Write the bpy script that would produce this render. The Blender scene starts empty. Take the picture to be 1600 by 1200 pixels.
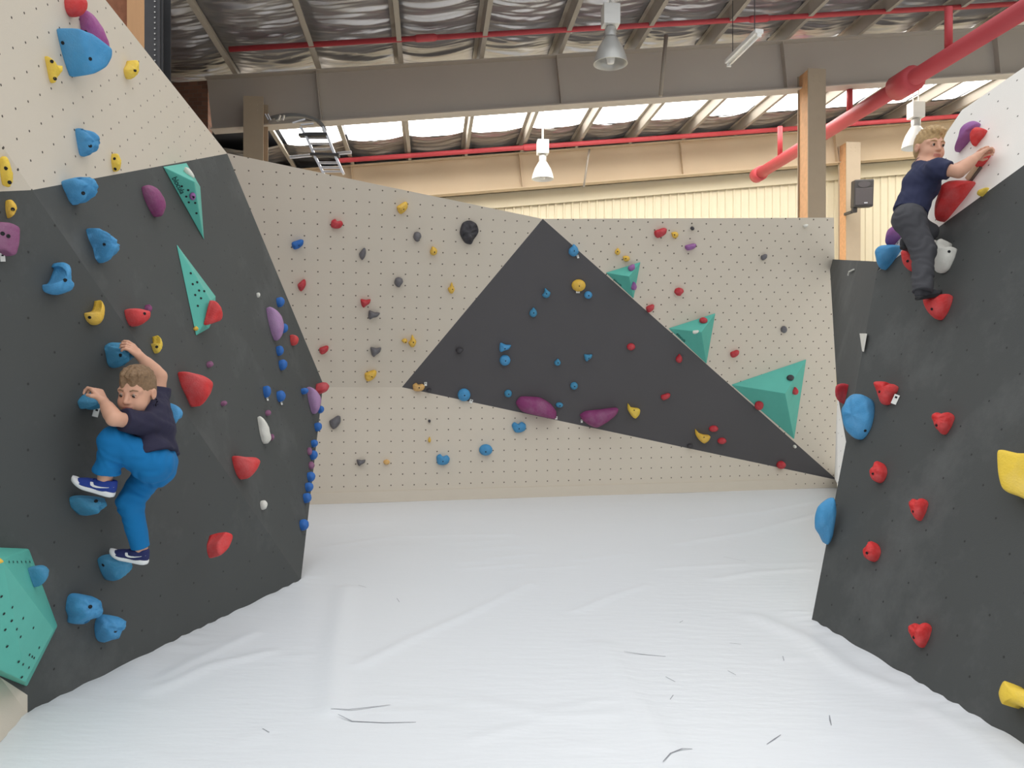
import bpy, bmesh, math, random
import numpy as np
from mathutils import Vector, Matrix, noise
from mathutils.bvhtree import BVHTree

# ------------------------------------------------------------------ camera, world, exposure
SC = bpy.context.scene
COL = SC.collection
F = 1230.0            # focal length in pixels of the 1600x1200 frame
CAM_H = 1.5           # the lens stands 1.5 m above the mat
cam_data = bpy.data.cameras.new('camera')
cam_data.sensor_fit = 'HORIZONTAL'
cam_data.sensor_width = 36.0
cam_data.lens = 36.0 * F / 1600.0
cam_data.clip_end = 200
cam = bpy.data.objects.new('camera', cam_data)
cam.location = (0, 0, CAM_H)
cam.rotation_euler = (math.pi / 2, 0, 0)
COL.objects.link(cam)
SC.camera = cam

SC.view_settings.view_transform = 'Standard'
SC.view_settings.look = 'None'
SC.view_settings.gamma = 1.0
SC.view_settings.use_curve_mapping = False
SC.view_settings.exposure = 0.0

world = bpy.data.worlds.new('overcast_sky')
SC.world = world
world.use_nodes = True
bg = world.node_tree.nodes['Background']
# an overcast sky: three times brighter overhead than at the horizon
_nt = world.node_tree
_tc = _nt.nodes.new('ShaderNodeTexCoord'); _sx = _nt.nodes.new('ShaderNodeSeparateXYZ'); _mr = _nt.nodes.new('ShaderNodeMapRange')
_mr.inputs['From Min'].default_value = 0.0; _mr.inputs['From Max'].default_value = 1.0; _mr.inputs['To Min'].default_value = 0.56; _mr.inputs['To Max'].default_value = 1.8
_nt.links.new(_tc.outputs['Generated'], _sx.inputs[0]); _nt.links.new(_sx.outputs['Z'], _mr.inputs['Value']); _nt.links.new(_mr.outputs['Result'], bg.inputs['Strength'])
bg.inputs['Color'].default_value = (0.97, 0.985, 1.0, 1)
SKYLIGHT_STRENGTH = 6.5      # daylight through the translucent roof sheets

# ------------------------------------------------------------------ helpers
V = Vector
CAM = V((0, 0, CAM_H))
def ray(u, v): return V(((u - 800) / F, 1.0, -(v - 600) / F))
def at(u, v, y): return CAM + ray(u, v) * y                 # world point at depth y seen at pixel u, v
def ground(u, v): return CAM + ray(u, v) * (CAM_H * F / (v - 600))
class Plane:
    def __init__(s, a, b, c):
        s.n = (b - a).cross(c - a).normalized()
        if s.n.dot(CAM - a) < 0: s.n.negate()
        s.p = a.copy()
        up = V((0, 0, 1)); s.t = s.n.cross(up).normalized() * -1     # runs along the wall
        s.s = s.n.cross(s.t).normalized()
        if s.s.z < 0: s.s.negate()
    def hit(s, u, v, off=0.0):
        d = ray(u, v)
        k = (s.n.dot(s.p - CAM) + off) / s.n.dot(d)
        return CAM + d * k
    def dist(s, q): return s.n.dot(q - s.p)
    def uv(s, q): return ((q - s.p).dot(s.t), (q - s.p).dot(s.s))

ORG = {}
def tag(o, label=None, cat=None, group=None, kind=None):
    if label: o['label'] = label
    if cat: o['category'] = cat
    if group: o['group'] = group
    if kind: o['kind'] = kind
    return o
def make(name, verts, faces, mats, parent=None, origin=None, smooth=False, midx=None, uvs=None):
    """one mesh object from world-space vertices"""
    me = bpy.data.meshes.new(name)
    if parent is not None: org = ORG[parent.name]
    else: org = V(origin) if origin is not None else V((0, 0, 0))
    if isinstance(verts, np.ndarray):
        vv = (verts - np.array(org)).tolist()
    else:
        vv = [tuple(V(p) - org) for p in verts]
    me.from_pydata(vv, [], faces)
    if not isinstance(mats, (list, tuple)): mats = [mats]
    for m in mats: me.materials.append(m)
    if midx is not None: me.polygons.foreach_set('material_index', midx)
    if smooth: me.polygons.foreach_set('use_smooth', [True] * len(me.polygons))
    if uvs is not None:
        lay = me.uv_layers.new(name='UVMap')
        for li, l in enumerate(me.loops): lay.data[li].uv = uvs[l.vertex_index]
    me.update()
    o = bpy.data.objects.new(name, me)
    COL.objects.link(o)
    if parent is not None: o.parent = parent
    else: o.location = org
    ORG[o.name] = org
    return o
def empty(name, loc):
    o = bpy.data.objects.new(name, None); COL.objects.link(o); o.location = loc
    o.empty_display_size = 0.1
    ORG[o.name] = V(loc)
    return o
def fix_normals(o):
    bm = bmesh.new(); bm.from_mesh(o.data)
    bmesh.ops.recalc_face_normals(bm, faces=bm.faces); bm.to_mesh(o.data); bm.free()
def bevel(o, w, seg=2):
    m = o.modifiers.new('bevel', 'BEVEL'); m.width = w; m.segments = seg; m.limit_method = 'ANGLE'; m.angle_limit = 0.6

class MB:
    """collects boxes, tubes and lathes into one mesh"""
    def __init__(s): s.v = []; s.f = []; s.m = []
    def add(s, v, f, mi=0):
        b = len(s.v); s.v += [V(p) for p in v]; s.f += [tuple(i + b for i in q) for q in f]; s.m += [mi] * len(f)
    def box(s, c, ax, ay, az, mi=0):
        c = V(c); ax, ay, az = V(ax), V(ay), V(az)
        v = [c + ax * i + ay * j + az * k for k in (-1, 1) for j in (-1, 1) for i in (-1, 1)]
        s.add(v, [(0, 2, 3, 1), (4, 5, 7, 6), (0, 1, 5, 4), (2, 6, 7, 3), (0, 4, 6, 2), (1, 3, 7, 5)], mi)
    def tube(s, pts, r, n=10, mi=0, cap=True):
        pts = [V(p) for p in pts]; rs = r if isinstance(r, (list, tuple)) else [r] * len(pts)
        rings = []; prev = None
        for i, p in enumerate(pts):
            d = (pts[min(i + 1, len(pts) - 1)] - pts[max(i - 1, 0)]).normalized()
            a = prev if prev is not None else (V((0, 0, 1)) if abs(d.z) < 0.9 else V((1, 0, 0)))
            x = (a - d * a.dot(d)).normalized(); prev = x
            y = d.cross(x)
            rings.append([p + (x * math.cos(2 * math.pi * k / n) + y * math.sin(2 * math.pi * k / n)) * rs[i] for k in range(n)])
        v = [q for rg in rings for q in rg]; f = []
        for i in range(len(pts) - 1):
            for k in range(n):
                f.append((i * n + k, i * n + (k + 1) % n, (i + 1) * n + (k + 1) % n, (i + 1) * n + k))
        if cap: f.append(tuple(range(n))[::-1]); f.append(tuple((len(pts) - 1) * n + k for k in range(n)))
        s.add(v, f, mi)
    def lathe(s, c, prof, n=24, mi=0):
        c = V(c); v = []; f = []
        for (r, z) in prof:
            v += [c + V((r * math.cos(2 * math.pi * k / n), r * math.sin(2 * math.pi * k / n), z)) for k in range(n)]
        for i in range(len(prof) - 1):
            for k in range(n):
                f.append((i * n + k, i * n + (k + 1) % n, (i + 1) * n + (k + 1) % n, (i + 1) * n + k))
        s.add(v, f, mi)
    def build(s, name, mats, parent=None, origin=None, smooth=False):
        o = make(name, s.v, s.f, mats, parent, origin, smooth, s.m); fix_normals(o); return o

# ------------------------------------------------------------------ materials
def srgb(r, g, b):
    return tuple(((c / 255) / 12.92 if c / 255 <= 0.04045 else ((c / 255 + 0.055) / 1.055) ** 2.4) for c in (r, g, b)) + (1,)
def mat(name, col, rough=0.6, metal=0.0, var=0.0, vscale=6.0, bump=0.0, bscale=80.0, spec=0.4, sss=0.0, holes=None, chalk=0.0, stretch=None):
    """principled material; var = colour mottling, bump = grain, holes = (pitch x, pitch y, radius, staggered, colour) bolt-hole lattice over the UVs"""
    m = bpy.data.materials.new(name); m.use_nodes = True
    nt = m.node_tree; N = nt.nodes; L = nt.links
    b = N['Principled BSDF']
    b.inputs['Base Color'].default_value = col
    b.inputs['Roughness'].default_value = rough
    b.inputs['Metallic'].default_value = metal
    b.inputs['Specular IOR Level'].default_value = spec
    if sss:
        b.inputs['Subsurface Weight'].default_value = sss
        b.inputs['Subsurface Radius'].default_value = (0.012, 0.005, 0.003)
    tc = N.new('ShaderNodeTexCoord')
    vec = tc.outputs['Object']
    if stretch:
        mp = N.new('ShaderNodeMapping'); mp.inputs['Scale'].default_value = stretch
        L.new(vec, mp.inputs['Vector']); vec = mp.outputs['Vector']
    cur = None
    if var:
        nz = N.new('ShaderNodeTexNoise'); nz.inputs['Scale'].default_value = vscale; nz.inputs['Detail'].default_value = 5
        L.new(vec, nz.inputs['Vector'])
        mx = N.new('ShaderNodeMixRGB'); mx.blend_type = 'MIX'
        mx.inputs['Color1'].default_value = tuple(c * (1 - var) for c in col[:3]) + (1,)
        mx.inputs['Color2'].default_value = tuple(min(1, c * (1 + var)) for c in col[:3]) + (1,)
        L.new(nz.outputs['Fac'], mx.inputs['Fac']); cur = mx.outputs['Color']
    if chalk:
        nz = N.new('ShaderNodeTexNoise'); nz.inputs['Scale'].default_value = 1.6; nz.inputs['Detail'].default_value = 8; nz.inputs['Roughness'].default_value = 0.7
        L.new(tc.outputs['Object'], nz.inputs['Vector'])
        cr = N.new('ShaderNodeValToRGB'); cr.color_ramp.elements[0].position = 0.52; cr.color_ramp.elements[1].position = 0.8
        L.new(nz.outputs['Fac'], cr.inputs['Fac'])
        ml = N.new('ShaderNodeMath'); ml.operation = 'MULTIPLY'; ml.inputs[1].default_value = chalk
        L.new(cr.outputs['Color'], ml.inputs[0])
        mx = N.new('ShaderNodeMixRGB'); mx.inputs['Color1'].default_value = col; mx.inputs['Color2'].default_value = (0.55, 0.55, 0.55, 1)
        if cur is not None: L.new(cur, mx.inputs['Color1'])
        L.new(ml.outputs[0], mx.inputs['Fac']); cur = mx.outputs['Color']
    if holes:
        px, py, rad, stag, hcol = holes
        def lattice(ox, oy):
            mp = N.new('ShaderNodeMapping'); mp.inputs['Location'].default_value = (ox, oy, 0); mp.inputs['Scale'].default_value = (1 / px, 1 / py, 1)
            L.new(tc.outputs['UV'], mp.inputs['Vector'])
            fr = N.new('ShaderNodeVectorMath'); fr.operation = 'FRACTION'; L.new(mp.outputs['Vector'], fr.inputs[0])
            sb = N.new('ShaderNodeVectorMath'); sb.operation = 'SUBTRACT'; sb.inputs[1].default_value = (0.5, 0.5, 0); L.new(fr.outputs[0], sb.inputs[0])
            sc = N.new('ShaderNodeVectorMath'); sc.operation = 'MULTIPLY'; sc.inputs[1].default_value = (px, py, 0); L.new(sb.outputs[0], sc.inputs[0])
            ln = N.new('ShaderNodeVectorMath'); ln.operation = 'LENGTH'; L.new(sc.outputs[0], ln.inputs[0])
            lt = N.new('ShaderNodeMath'); lt.operation = 'LESS_THAN'; lt.inputs[1].default_value = rad; L.new(ln.outputs['Value'], lt.inputs[0])
            return lt.outputs[0]
        d = lattice(0, 0)
        if stag:
            d2 = lattice(0.5, 0.5); mxm = N.new('ShaderNodeMath'); mxm.operation = 'MAXIMUM'
            L.new(d, mxm.inputs[0]); L.new(d2, mxm.inputs[1]); d = mxm.outputs[0]
        mx = N.new('ShaderNodeMixRGB'); mx.inputs['Color1'].default_value = col; mx.inputs['Color2'].default_value = hcol
        if cur is not None: L.new(cur, mx.inputs['Color1'])
        L.new(d, mx.inputs['Fac']); cur = mx.outputs['Color']
    if cur is not None: L.new(cur, b.inputs['Base Color'])
    if bump:
        nz = N.new('ShaderNodeTexNoise'); nz.inputs['Scale'].default_value = bscale; nz.inputs['Detail'].default_value = 4
        L.new(vec, nz.inputs['Vector'])
        bp = N.new('ShaderNodeBump'); bp.inputs['Strength'].default_value = bump; bp.inputs['Distance'].default_value = 0.01
        L.new(nz.outputs['Fac'], bp.inputs['Height']); L.new(bp.outputs['Normal'], b.inputs['Normal'])
    return m
HOLE = srgb(96, 86, 74)
WHITE_COL = srgb(216, 206, 190)
M_white_near = mat('white_textured_panel', WHITE_COL, 0.75, var=0.03, vscale=3, bump=0.15, bscale=220, holes=(0.2, 0.135, 0.0058, True, srgb(84, 76, 68)))
M_white_back = mat('cream_textured_panel', WHITE_COL, 0.75, var=0.03, vscale=2, bump=0.1, bscale=150, holes=(0.147, 0.14, 0.0085, False, HOLE))
M_white_stag = mat('cream_staggered_panel', WHITE_COL, 0.75, var=0.03, vscale=2, bump=0.1, bscale=150, holes=(0.19, 0.19, 0.0092, True, HOLE))
M_white_pale = mat('pale_textured_panel', srgb(248, 245, 238), 0.75, var=0.02, vscale=3, bump=0.15, bscale=220, holes=(0.24, 0.19, 0.006, True, srgb(120, 116, 110)))
M_white_plain = mat('plain_cream_panel', WHITE_COL, 0.75, var=0.02, bump=0.1, bscale=150)
GREY_COL = srgb(78, 80, 79)
M_grey = mat('dark_grey_textured_panel', GREY_COL, 0.8, var=0.05, vscale=1.5, bump=0.2, bscale=250, chalk=0.10, holes=(0.3, 0.3, 0.0062, True, srgb(52, 52, 52)))
M_grey_tri = mat('dark_grey_triangle_panel', srgb(88, 86, 88), 0.8, var=0.04, vscale=1.5, bump=0.12, bscale=150)
M_edge = mat('plywood_edge', srgb(196, 176, 145), 0.8, var=0.1)
M_teal = mat('teal_volume_paint', srgb(92, 184, 168), 0.55, var=0.08, vscale=7, bump=0.08, bscale=200)
M_teal_top = mat('teal_volume_paint_pale', srgb(112, 186, 172), 0.6, var=0.1, vscale=9)
M_hole = mat('dark_bolt_socket', srgb(22, 24, 28), 0.6)
M_ink = mat('dark_green_ink', srgb(10, 60, 62), 0.6)
M_tag = mat('white_tag_card', srgb(235, 235, 230), 0.5)
def hold_mat(name, c): return mat(name, srgb(*c), 0.6, var=0.14, vscale=16, bump=0.35, bscale=110, spec=0.3, chalk=0.28 if c[0] > 90 else 0.14)
HM = dict(blue=hold_mat('blue_resin', (74, 150, 200)), teal_blue=hold_mat('dusty_blue_resin', (66, 140, 178)), navy=hold_mat('royal_blue_resin', (34, 104, 184)),
          red=hold_mat('red_resin', (212, 54, 54)), crimson=hold_mat('crimson_resin', (192, 48, 58)), yellow=hold_mat('yellow_resin', (242, 206, 76)),
          gold=hold_mat('golden_resin', (232, 188, 72)), purple=hold_mat('purple_resin', (160, 76, 142)), violet=hold_mat('violet_resin', (152, 94, 158)),
          lilac=hold_mat('dusty_lilac_resin', (168, 128, 172)), plum=hold_mat('plum_resin', (138, 62, 112)), mauve=hold_mat('faded_mauve_resin', (140, 84, 120)),
          grey=hold_mat('slate_resin', (104, 102, 106)), black=hold_mat('black_resin', (62, 60, 64)), white=hold_mat('white_resin', (226, 224, 214)), tan=hold_mat('tan_resin', (226, 180, 110)))
# ------------------------------------------------------------------ the climbing walls
P5 = ground(43, 1115); P0 = ground(470, 907)
P3 = at(50, 297, 3.6); P2 = at(355, 240, 6.4)
PL = Plane(P5, P0, P3)                     # nearer dark facet of the left wall
PR = Plane(P0, P3, P2)                     # farther dark facet
P1 = PR.hit(505, 600)
T1 = at(165, 0, 4.4); PW = Plane(P3, P2, T1)   # white head wall above
T0 = PW.hit(70, -140)
PLF = Plane(P5, ground(0, 1160), at(43, 1085, P5.y + 0.02))    # low cream panel at the bottom corner
K0 = ground(628, 782)
B1 = ground(490, 788); B4 = ground(1308, 762)
PB = Plane(B1, B4, V((B1.x, B1.y, 2)))      # vertical lower back wall
BB = PB.hit(628, 605); BC = PB.hit(470, 605); BR = PB.hit(1308, 750)
BA = at(848, 342, 9.6)                     # the apex, leaning out into the room
PU = Plane(BC, BB, BA)
PT = Plane(BA, BB, BR)
BT = at(1303, 340, 10.1); PRW = Plane(BA, BT, BR)
BU = PU.hit(300, 228)
R0 = ground(1268, 970); R00 = ground(1600, 1165)
_u = (R0 - R00).normalized(); _side = V((_u.y, -_u.x, 0)); _side = _side if _side.x > 0 else -_side
PM = Plane(R0, R00, R0 + V((0, 0, 2.02)) + _side * 0.733)      # the big slab on the right
R1 = PM.hit(1322, 690); R2 = PM.hit(1370, 425)
FD = at(1296, 405, 10.9); PD = Plane(R1, R2, FD)               # dark panel running back from the slab's edge

def slab(name, pts, plane, material, back, label, cat='climbing wall', edge=None):
    """solid panel: front outline in order, extruded by the vector back"""
    n = len(pts); back = V(back)
    v = [V(p) for p in pts] + [V(p) + back for p in pts]
    f = [tuple(range(n)), tuple(range(2 * n - 1, n - 1, -1))] + [(i, (i + 1) % n, n + (i + 1) % n, n + i) for i in range(n)]
    uvs = [plane.uv(p) for p in v]
    c = sum(v[:n], V((0, 0, 0))) / n
    o = make(name, v, f, [material, edge or M_edge], None, c, False, [0] + [1] * (n + 1), uvs)
    fix_normals(o)
    return tag(o, label, cat, kind='structure')
M_gedge = M_grey
farL = V((-1.2, 0.45, 0))
Lx0 = PL.hit(-420, 297); Lf0 = V(P5)
# nearer dark facet: floor corner, foot of the fold, top of the fold, out of frame
PLx = V(P5) + (P5 - P0).normalized() * 0.0
slab('wall_left_dark_panel', [P5, P0, P3, PL.hit(-420, 318), PL.hit(-420, 1010), PL.hit(0, 1058), PL.hit(43, 1086)], PL, M_grey, PL.n * -0.14, 'dark grey textured climbing panel that the boy in blue trousers hangs on', edge=M_grey)
slab('wall_left_far_panel', [P0, P1, P2, P3], PR, M_grey, V((-0.3, 0.1, 0)), 'dark grey climbing panel with two slim teal volumes beside the cream head wall', edge=M_grey)
slab('wall_left_upper_panel', [P3, P2, T1, T0, PW.hit(-180, -140), PW.hit(-180, -48)], PW, M_white_near, PW.n * -0.05, 'cream head wall with a blue wedge hold above the dark panel')
PW2 = Plane(P3, PW.hit(0, 222), PL.hit(-420, 318))
slab('wall_left_corner_panel', [P3, PW2.hit(-180, -48), PW2.hit(-420, -48), PW2.hit(-420, 318)], PW2, M_white_near, PW2.n * -0.05, 'small cream facet holding one long yellow hold')
G0 = ground(0, 1160); _A, _B, _C = PL.hit(43, 1086), PL.hit(0, 1058), PL.hit(-420, 1010); _G = G0 + (G0 - P5) * 2.6
_k = [P5, G0, _G, _C, _B, _A]; _off = V((-0.16, 0.02, 0))
o = make('wall_left_kick_panel', _k + [p + _off for p in _k], [(0, 1, 4, 5), (1, 2, 3, 4), (6, 11, 10, 7), (7, 10, 9, 8)] + [(i, 6 + i, 6 + (i + 1) % 6, (i + 1) % 6) for i in range(6)], [M_white_plain], None, P5)
fix_normals(o)
tag(o, 'low cream kick panel under the big teal volume', 'climbing wall', kind='structure')
# back wall
deep = V((-0.06, 0.5, 0))
KH = 0.10
def pb_z(p, z): return V((p.x, p.y, z))
slab('wall_back_lower_panel', [pb_z(B1, 0) + (B1 - B4).normalized() * 0.9, B4, BR, BB, PB.hit(420, 605)], PB, M_white_back, (0, 0.12, 0), 'cream pegboard lower wall under the dark triangle')
slab('wall_back_upper_panel', [PB.hit(420, 605), BB, BA, BU, PU.hit(330, 420)], PU, M_white_back, (-0.05, 0.12, 0), 'leaning cream panel with red grey and yellow holds beside the dark triangle')
slab('wall_back_triangle_panel', [BA, BB, BR], PT, M_grey_tri, (0, 0.12, 0), 'dark grey triangular panel pointing up in the middle of the back wall', edge=M_grey_tri)
slab('wall_back_side_panel', [BA, BR, BT], PRW, M_white_stag, (0.02, 0.1, 0), 'cream panel with staggered bolt holes and three teal pyramids')
# skirting strip along the foot of the back wall
dB = (B4 - B1).normalized(); nB = PB.n
mb = MB()
b0 = B1 - dB * 0.6; b1 = B4 + dB * 0.02; mid = (b0 + b1) / 2 + nB * 0.008; hl = (b1 - b0).length / 2
b1c = PB.hit(1230, 770); b1c.z = 0
mid = (b0 + b1c) / 2 + nB * 0.008; hl = (b1c - b0).length / 2
mb.box(mid + V((0, 0, 0.07)), dB * hl, nB * 0.008, V((0, 0, 0.07)))
o = mb.build('baseboard_back', [M_white_plain], None, mid); tag(o, 'low cream board along the foot of the back wall', 'baseboard', kind='structure')
# right slab
Rtop = PM.hit(1500, 175)
slab('wall_right_dark_panel', [R0, R1, R2, PM.hit(1600, 258), PM.hit(1900, 40), PM.hit(1900, 1340), R00], PM, M_grey, PM.n * -0.1, 'dark grey sloping slab with a column of red holds', edge=M_grey)
slab('wall_right_upper_panel', [R2, PM.hit(1480, 206), PM.hit(1503, 172), PM.hit(1600, 105), PM.hit(1900, -90), PM.hit(1900, 40), PM.hit(1600, 258)], PM, M_white_pale, PM.n * -0.06, 'pale cream slab the boy in grey trousers climbs')
DG = PD.hit(1376, 409); DL = PD.hit(1308, 612)
slab('wall_right_return_panel', [R1, R2, DG, FD, DL], PD, M_grey, PD.n * -0.06, 'dark grey panel running back behind the edge of the slab', edge=M_grey)
F0 = V((4.98, 11.55, 0)); PDL = Plane(R0, R1, F0)
RE = PM.hit(1309, 757); FF = at(1304, 748, 11.8)
_v = [R0, RE, R1, DL, FF, F0]
o = make('wall_right_return_kick', _v + [p + V((0.05, 0.03, 0)) for p in _v], [(1, 2, 3), (1, 3, 4), (0, 1, 5), (1, 4, 5), (7, 9, 8), (7, 10, 9), (6, 11, 7), (7, 11, 10)], [M_white_pale], None, R0, uvs=[PDL.uv(p) for p in _v] * 2)
tag(o, 'narrow sliver of cream panel below the dark return', 'climbing wall', kind='structure')

# ------------------------------------------------------------------ the mat: one padded cover with real wrinkles
def build_floor():
    xs = np.concatenate([np.arange(-9, -2.8, 0.4), np.arange(-2.8, 5.2, 0.035), np.arange(5.2, 9.5, 0.4)])
    ys = np.concatenate([np.arange(-5, 2.4, 0.4), np.arange(2.4, 7.0, 0.035), np.arange(7.0, 12.2, 0.06), np.arange(12.2, 19, 0.5)])
    X, Y = np.meshgrid(xs, ys, indexing='ij')
    Z = np.zeros_like(X)
    rnd = random.Random(4)
    folds = [  # pixel polylines, height in metres, width in metres
        ([(560, 1040), (640, 1000), (720, 965), (830, 912)], 0.012, 0.035),
        ([(540, 920), (525, 1010), (520, 1110)], 0.016, 0.07),
        ([(940, 1010), (985, 1090), (1040, 1170), (1075, 1230)], 0.014, 0.08),
        ([(900, 955), (960, 930), (1010, 915)], 0.010, 0.03),
        ([(1180, 965), (1260, 1000), (1330, 1050), (1400, 1078)], 0.018, 0.07),
        ([(1060, 850), (1170, 832), (1290, 800)], 0.012, 0.05),
        ([(1080, 812), (1190, 800), (1300, 778)], 0.010, 0.05),
        ([(1120, 905), (1180, 895), (1260, 890)], 0.010, 0.05),
        ([(250, 1075), (330, 1040), (420, 1020)], 0.012, 0.05),
        ([(255, 1060), (300, 1035), (395, 990)], 0.010, 0.04),
        ([(200, 1050), (240, 1080)], 0.010, 0.05),
        ([(1450, 1110), (1520, 1150), (1570, 1190)], 0.012, 0.06),
        ([(740, 1095), (860, 1120), (990, 1115)], 0.006, 0.05),
        ([(480, 860), (620, 838), (800, 835)], 0.008, 0.06)]
    for k in range(26):
        u = rnd.uniform(480, 1280); v = rnd.uniform(790, 900); w = rnd.uniform(40, 130)
        folds.append(([(u, v), (u + w, v - rnd.uniform(2, 9))], rnd.uniform(0.003, 0.007), 0.05))
    for k in range(26):
        u = rnd.uniform(150, 1500); v = rnd.uniform(960, 1190); w = rnd.uniform(30, 110)
        folds.append(([(u, v), (u + w, v + rnd.uniform(-30, 22))], rnd.uniform(0.002, 0.006), 0.03))
    for pts, h, w in folds:
        g = [ground(*p) for p in pts]
        for a, b in zip(g[:-1], g[1:]):
            dx, dy = b.x - a.x, b.y - a.y; L2 = dx * dx + dy * dy + 1e-9
            t = np.clip(((X - a.x) * dx + (Y - a.y) * dy) / L2, 0, 1)
            d2 = (X - a.x - t * dx) ** 2 + (Y - a.y - t * dy) ** 2
            Z = np.maximum(Z, h * np.exp(-d2 / (w * w)))
    Z += 0.0025 * np.sin(X * 2.3 + 0.8 * np.sin(Y * 1.7)) * np.sin(Y * 1.9 + 1.2 * np.sin(X * 1.1))
    # the cover is tucked along the walls: small puckers running off the skirting lines
    for a, b in ((P5, P0), (R0, R00)):
        d = (b - a).normalized(); px, py = X - a.x, Y - a.y
        al = px * d.x + py * d.y; ac = np.abs(px * -d.y + py * d.x)
        Z += 0.012 * np.exp(-(ac / 0.10) ** 2) * (0.35 + 0.65 * np.sin(al * 17 + 2 * np.sin(al * 5)) ** 2) * ((al > -0.2) & (al < (b - a).length + 0.2))
    n, m = X.shape
    v = np.stack([X.ravel(), Y.ravel(), Z.ravel()], 1)
    i = np.arange(n * m).reshape(n, m)
    f = np.stack([i[:-1, :-1].ravel(), i[1:, :-1].ravel(), i[1:, 1:].ravel(), i[:-1, 1:].ravel()], 1).tolist()
    m_ = mat('white_vinyl_mat', srgb(227, 230, 233), 0.38, var=0.012, vscale=1.2, bump=0.3, bscale=9.0, spec=0.35, stretch=(0.6, 2.0, 1))
    o = make('floor', v, f, [m_], None, (0, 0, 0), True)
    tag(o, 'wrinkled white vinyl crash mat covering the whole floor', 'mat', kind='structure')
    scuff = mat('grey_scuff', srgb(138, 140, 146), 0.7)
    mk = [[(517, 1113), (545, 1112), (580, 1106), (610, 1102)], [(528, 1121), (550, 1128), (600, 1130), (650, 1129)], [(1036, 1196), (1048, 1183), (1066, 1175), (1082, 1172)],
          [(975, 1020), (1005, 1023), (1040, 1026)], [(1198, 1164), (1210, 1156), (1220, 1149)], [(1296, 1118), (1297, 1126), (1299, 1134)], [(1223, 1027), (1225, 1034)],
          [(1040, 1058), (1055, 1066)], [(1047, 1094), (1052, 1087)], [(1130, 870), (1165, 877)], [(1137, 1048), (1150, 1055)], [(560, 915), (572, 918)], [(410, 1140), (421, 1146)],
          [(1062, 973), (1067, 970)], [(1140, 1005), (1158, 1007)], [(620, 935), (624, 941)]]
    for pl in mk:
        g = [ground(*p) for p in pl]
        vv = []
        for k, p in enumerate(g):
            d = (g[min(k + 1, len(g) - 1)] - g[max(k - 1, 0)]).normalized(); s = V((-d.y, d.x, 0)) * (0.0032 if 0 < k < len(g) - 1 else 0.0015)
            vv += [p + s, p - s]
        # press the mark onto the cover
        for q in vv:
            ix = np.searchsorted(xs, q.x); iy = np.searchsorted(ys, q.y)
            q.z = float(Z[max(0, ix - 1):ix + 2, max(0, iy - 1):iy + 2].max()) + 0.0012
        make('scuff_mark', vv, [(2 * k, 2 * k + 1, 2 * k + 3, 2 * k + 2) for k in range(len(g) - 1)], [scuff], o)
build_floor()
# ------------------------------------------------------------------ the steel shed around the walls
TH = math.atan(0.104)
E1 = V((math.cos(TH), math.sin(TH), 0)); E2 = V((-math.sin(TH), math.cos(TH), 0))     # across the shed, along the shed
O1 = V((0, 12.15, 0)); SL = 0.105
def shed(s, t, z=None, above=0.0):
    """point at s across, t beyond the first rafter; z from the roof pitch (rafter top) unless given"""
    p = O1 + E1 * s + E2 * t
    p.z = (6.5 + SL * s + above) if z is None else z
    return p
UPS = V((E1.x, E1.y, SL)).normalized()
NUP = UPS.cross(E2); NUP = NUP if NUP.z > 0 else -NUP
M_raft = mat('taupe_painted_steel', srgb(188, 180, 170), 0.6, var=0.06, vscale=1.2)
M_raft2 = mat('tan_painted_steel', srgb(200, 180, 152), 0.6, var=0.06, vscale=1.2)
M_col = mat('beige_column_paint', srgb(176, 160, 138), 0.6, var=0.06)
M_rust = mat('rusty_orange_primer', srgb(226, 176, 130), 0.7, var=0.22, vscale=14)
M_purl = mat('pale_purlin_paint', srgb(160, 152, 140), 0.6, var=0.05)
M_redp = mat('red_pipe_paint', srgb(190, 72, 78), 0.5, var=0.06, vscale=3)
M_steel = mat('dark_steel', srgb(74, 74, 76), 0.5, metal=0.3, var=0.2)
M_alu = mat('aluminium', srgb(214, 216, 222), 0.38, metal=0.75)
M_lamp = mat('white_enamel', srgb(238, 238, 234), 0.35)
M_lampg = mat('ribbed_grey_reflector', srgb(196, 196, 192), 0.35, metal=0.35)
M_black = mat('black_plastic', srgb(62, 60, 60), 0.5, var=0.05)
M_grille = mat('black_speaker_grille', srgb(78, 74, 76), 0.7, bump=0.4, bscale=400)
M_corr = mat('cream_corrugated_sheet', srgb(226, 216, 190), 0.65, var=0.02)
M_brick = bpy.data.materials.new('brown_brick'); M_brick.use_nodes = True
nt = M_brick.node_tree; bt = nt.nodes.new('ShaderNodeTexBrick'); tc = nt.nodes.new('ShaderNodeTexCoord'); mp = nt.nodes.new('ShaderNodeMapping')
mp.inputs['Rotation'].default_value = (0, math.pi / 2, 0)
bt.inputs['Color1'].default_value = srgb(140, 100, 80); bt.inputs['Color2'].default_value = srgb(112, 80, 66); bt.inputs['Mortar'].default_value = srgb(120, 104, 92)
bt.inputs['Scale'].default_value = 4.0; bt.inputs['Mortar Size'].default_value = 0.012
nt.links.new(tc.outputs['UV'], bt.inputs['Vector']); nt.links.new(bt.outputs['Color'], nt.nodes['Principled BSDF'].inputs['Base Color']); nt.nodes['Principled BSDF'].inputs['Roughness'].default_value = 0.9

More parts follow.
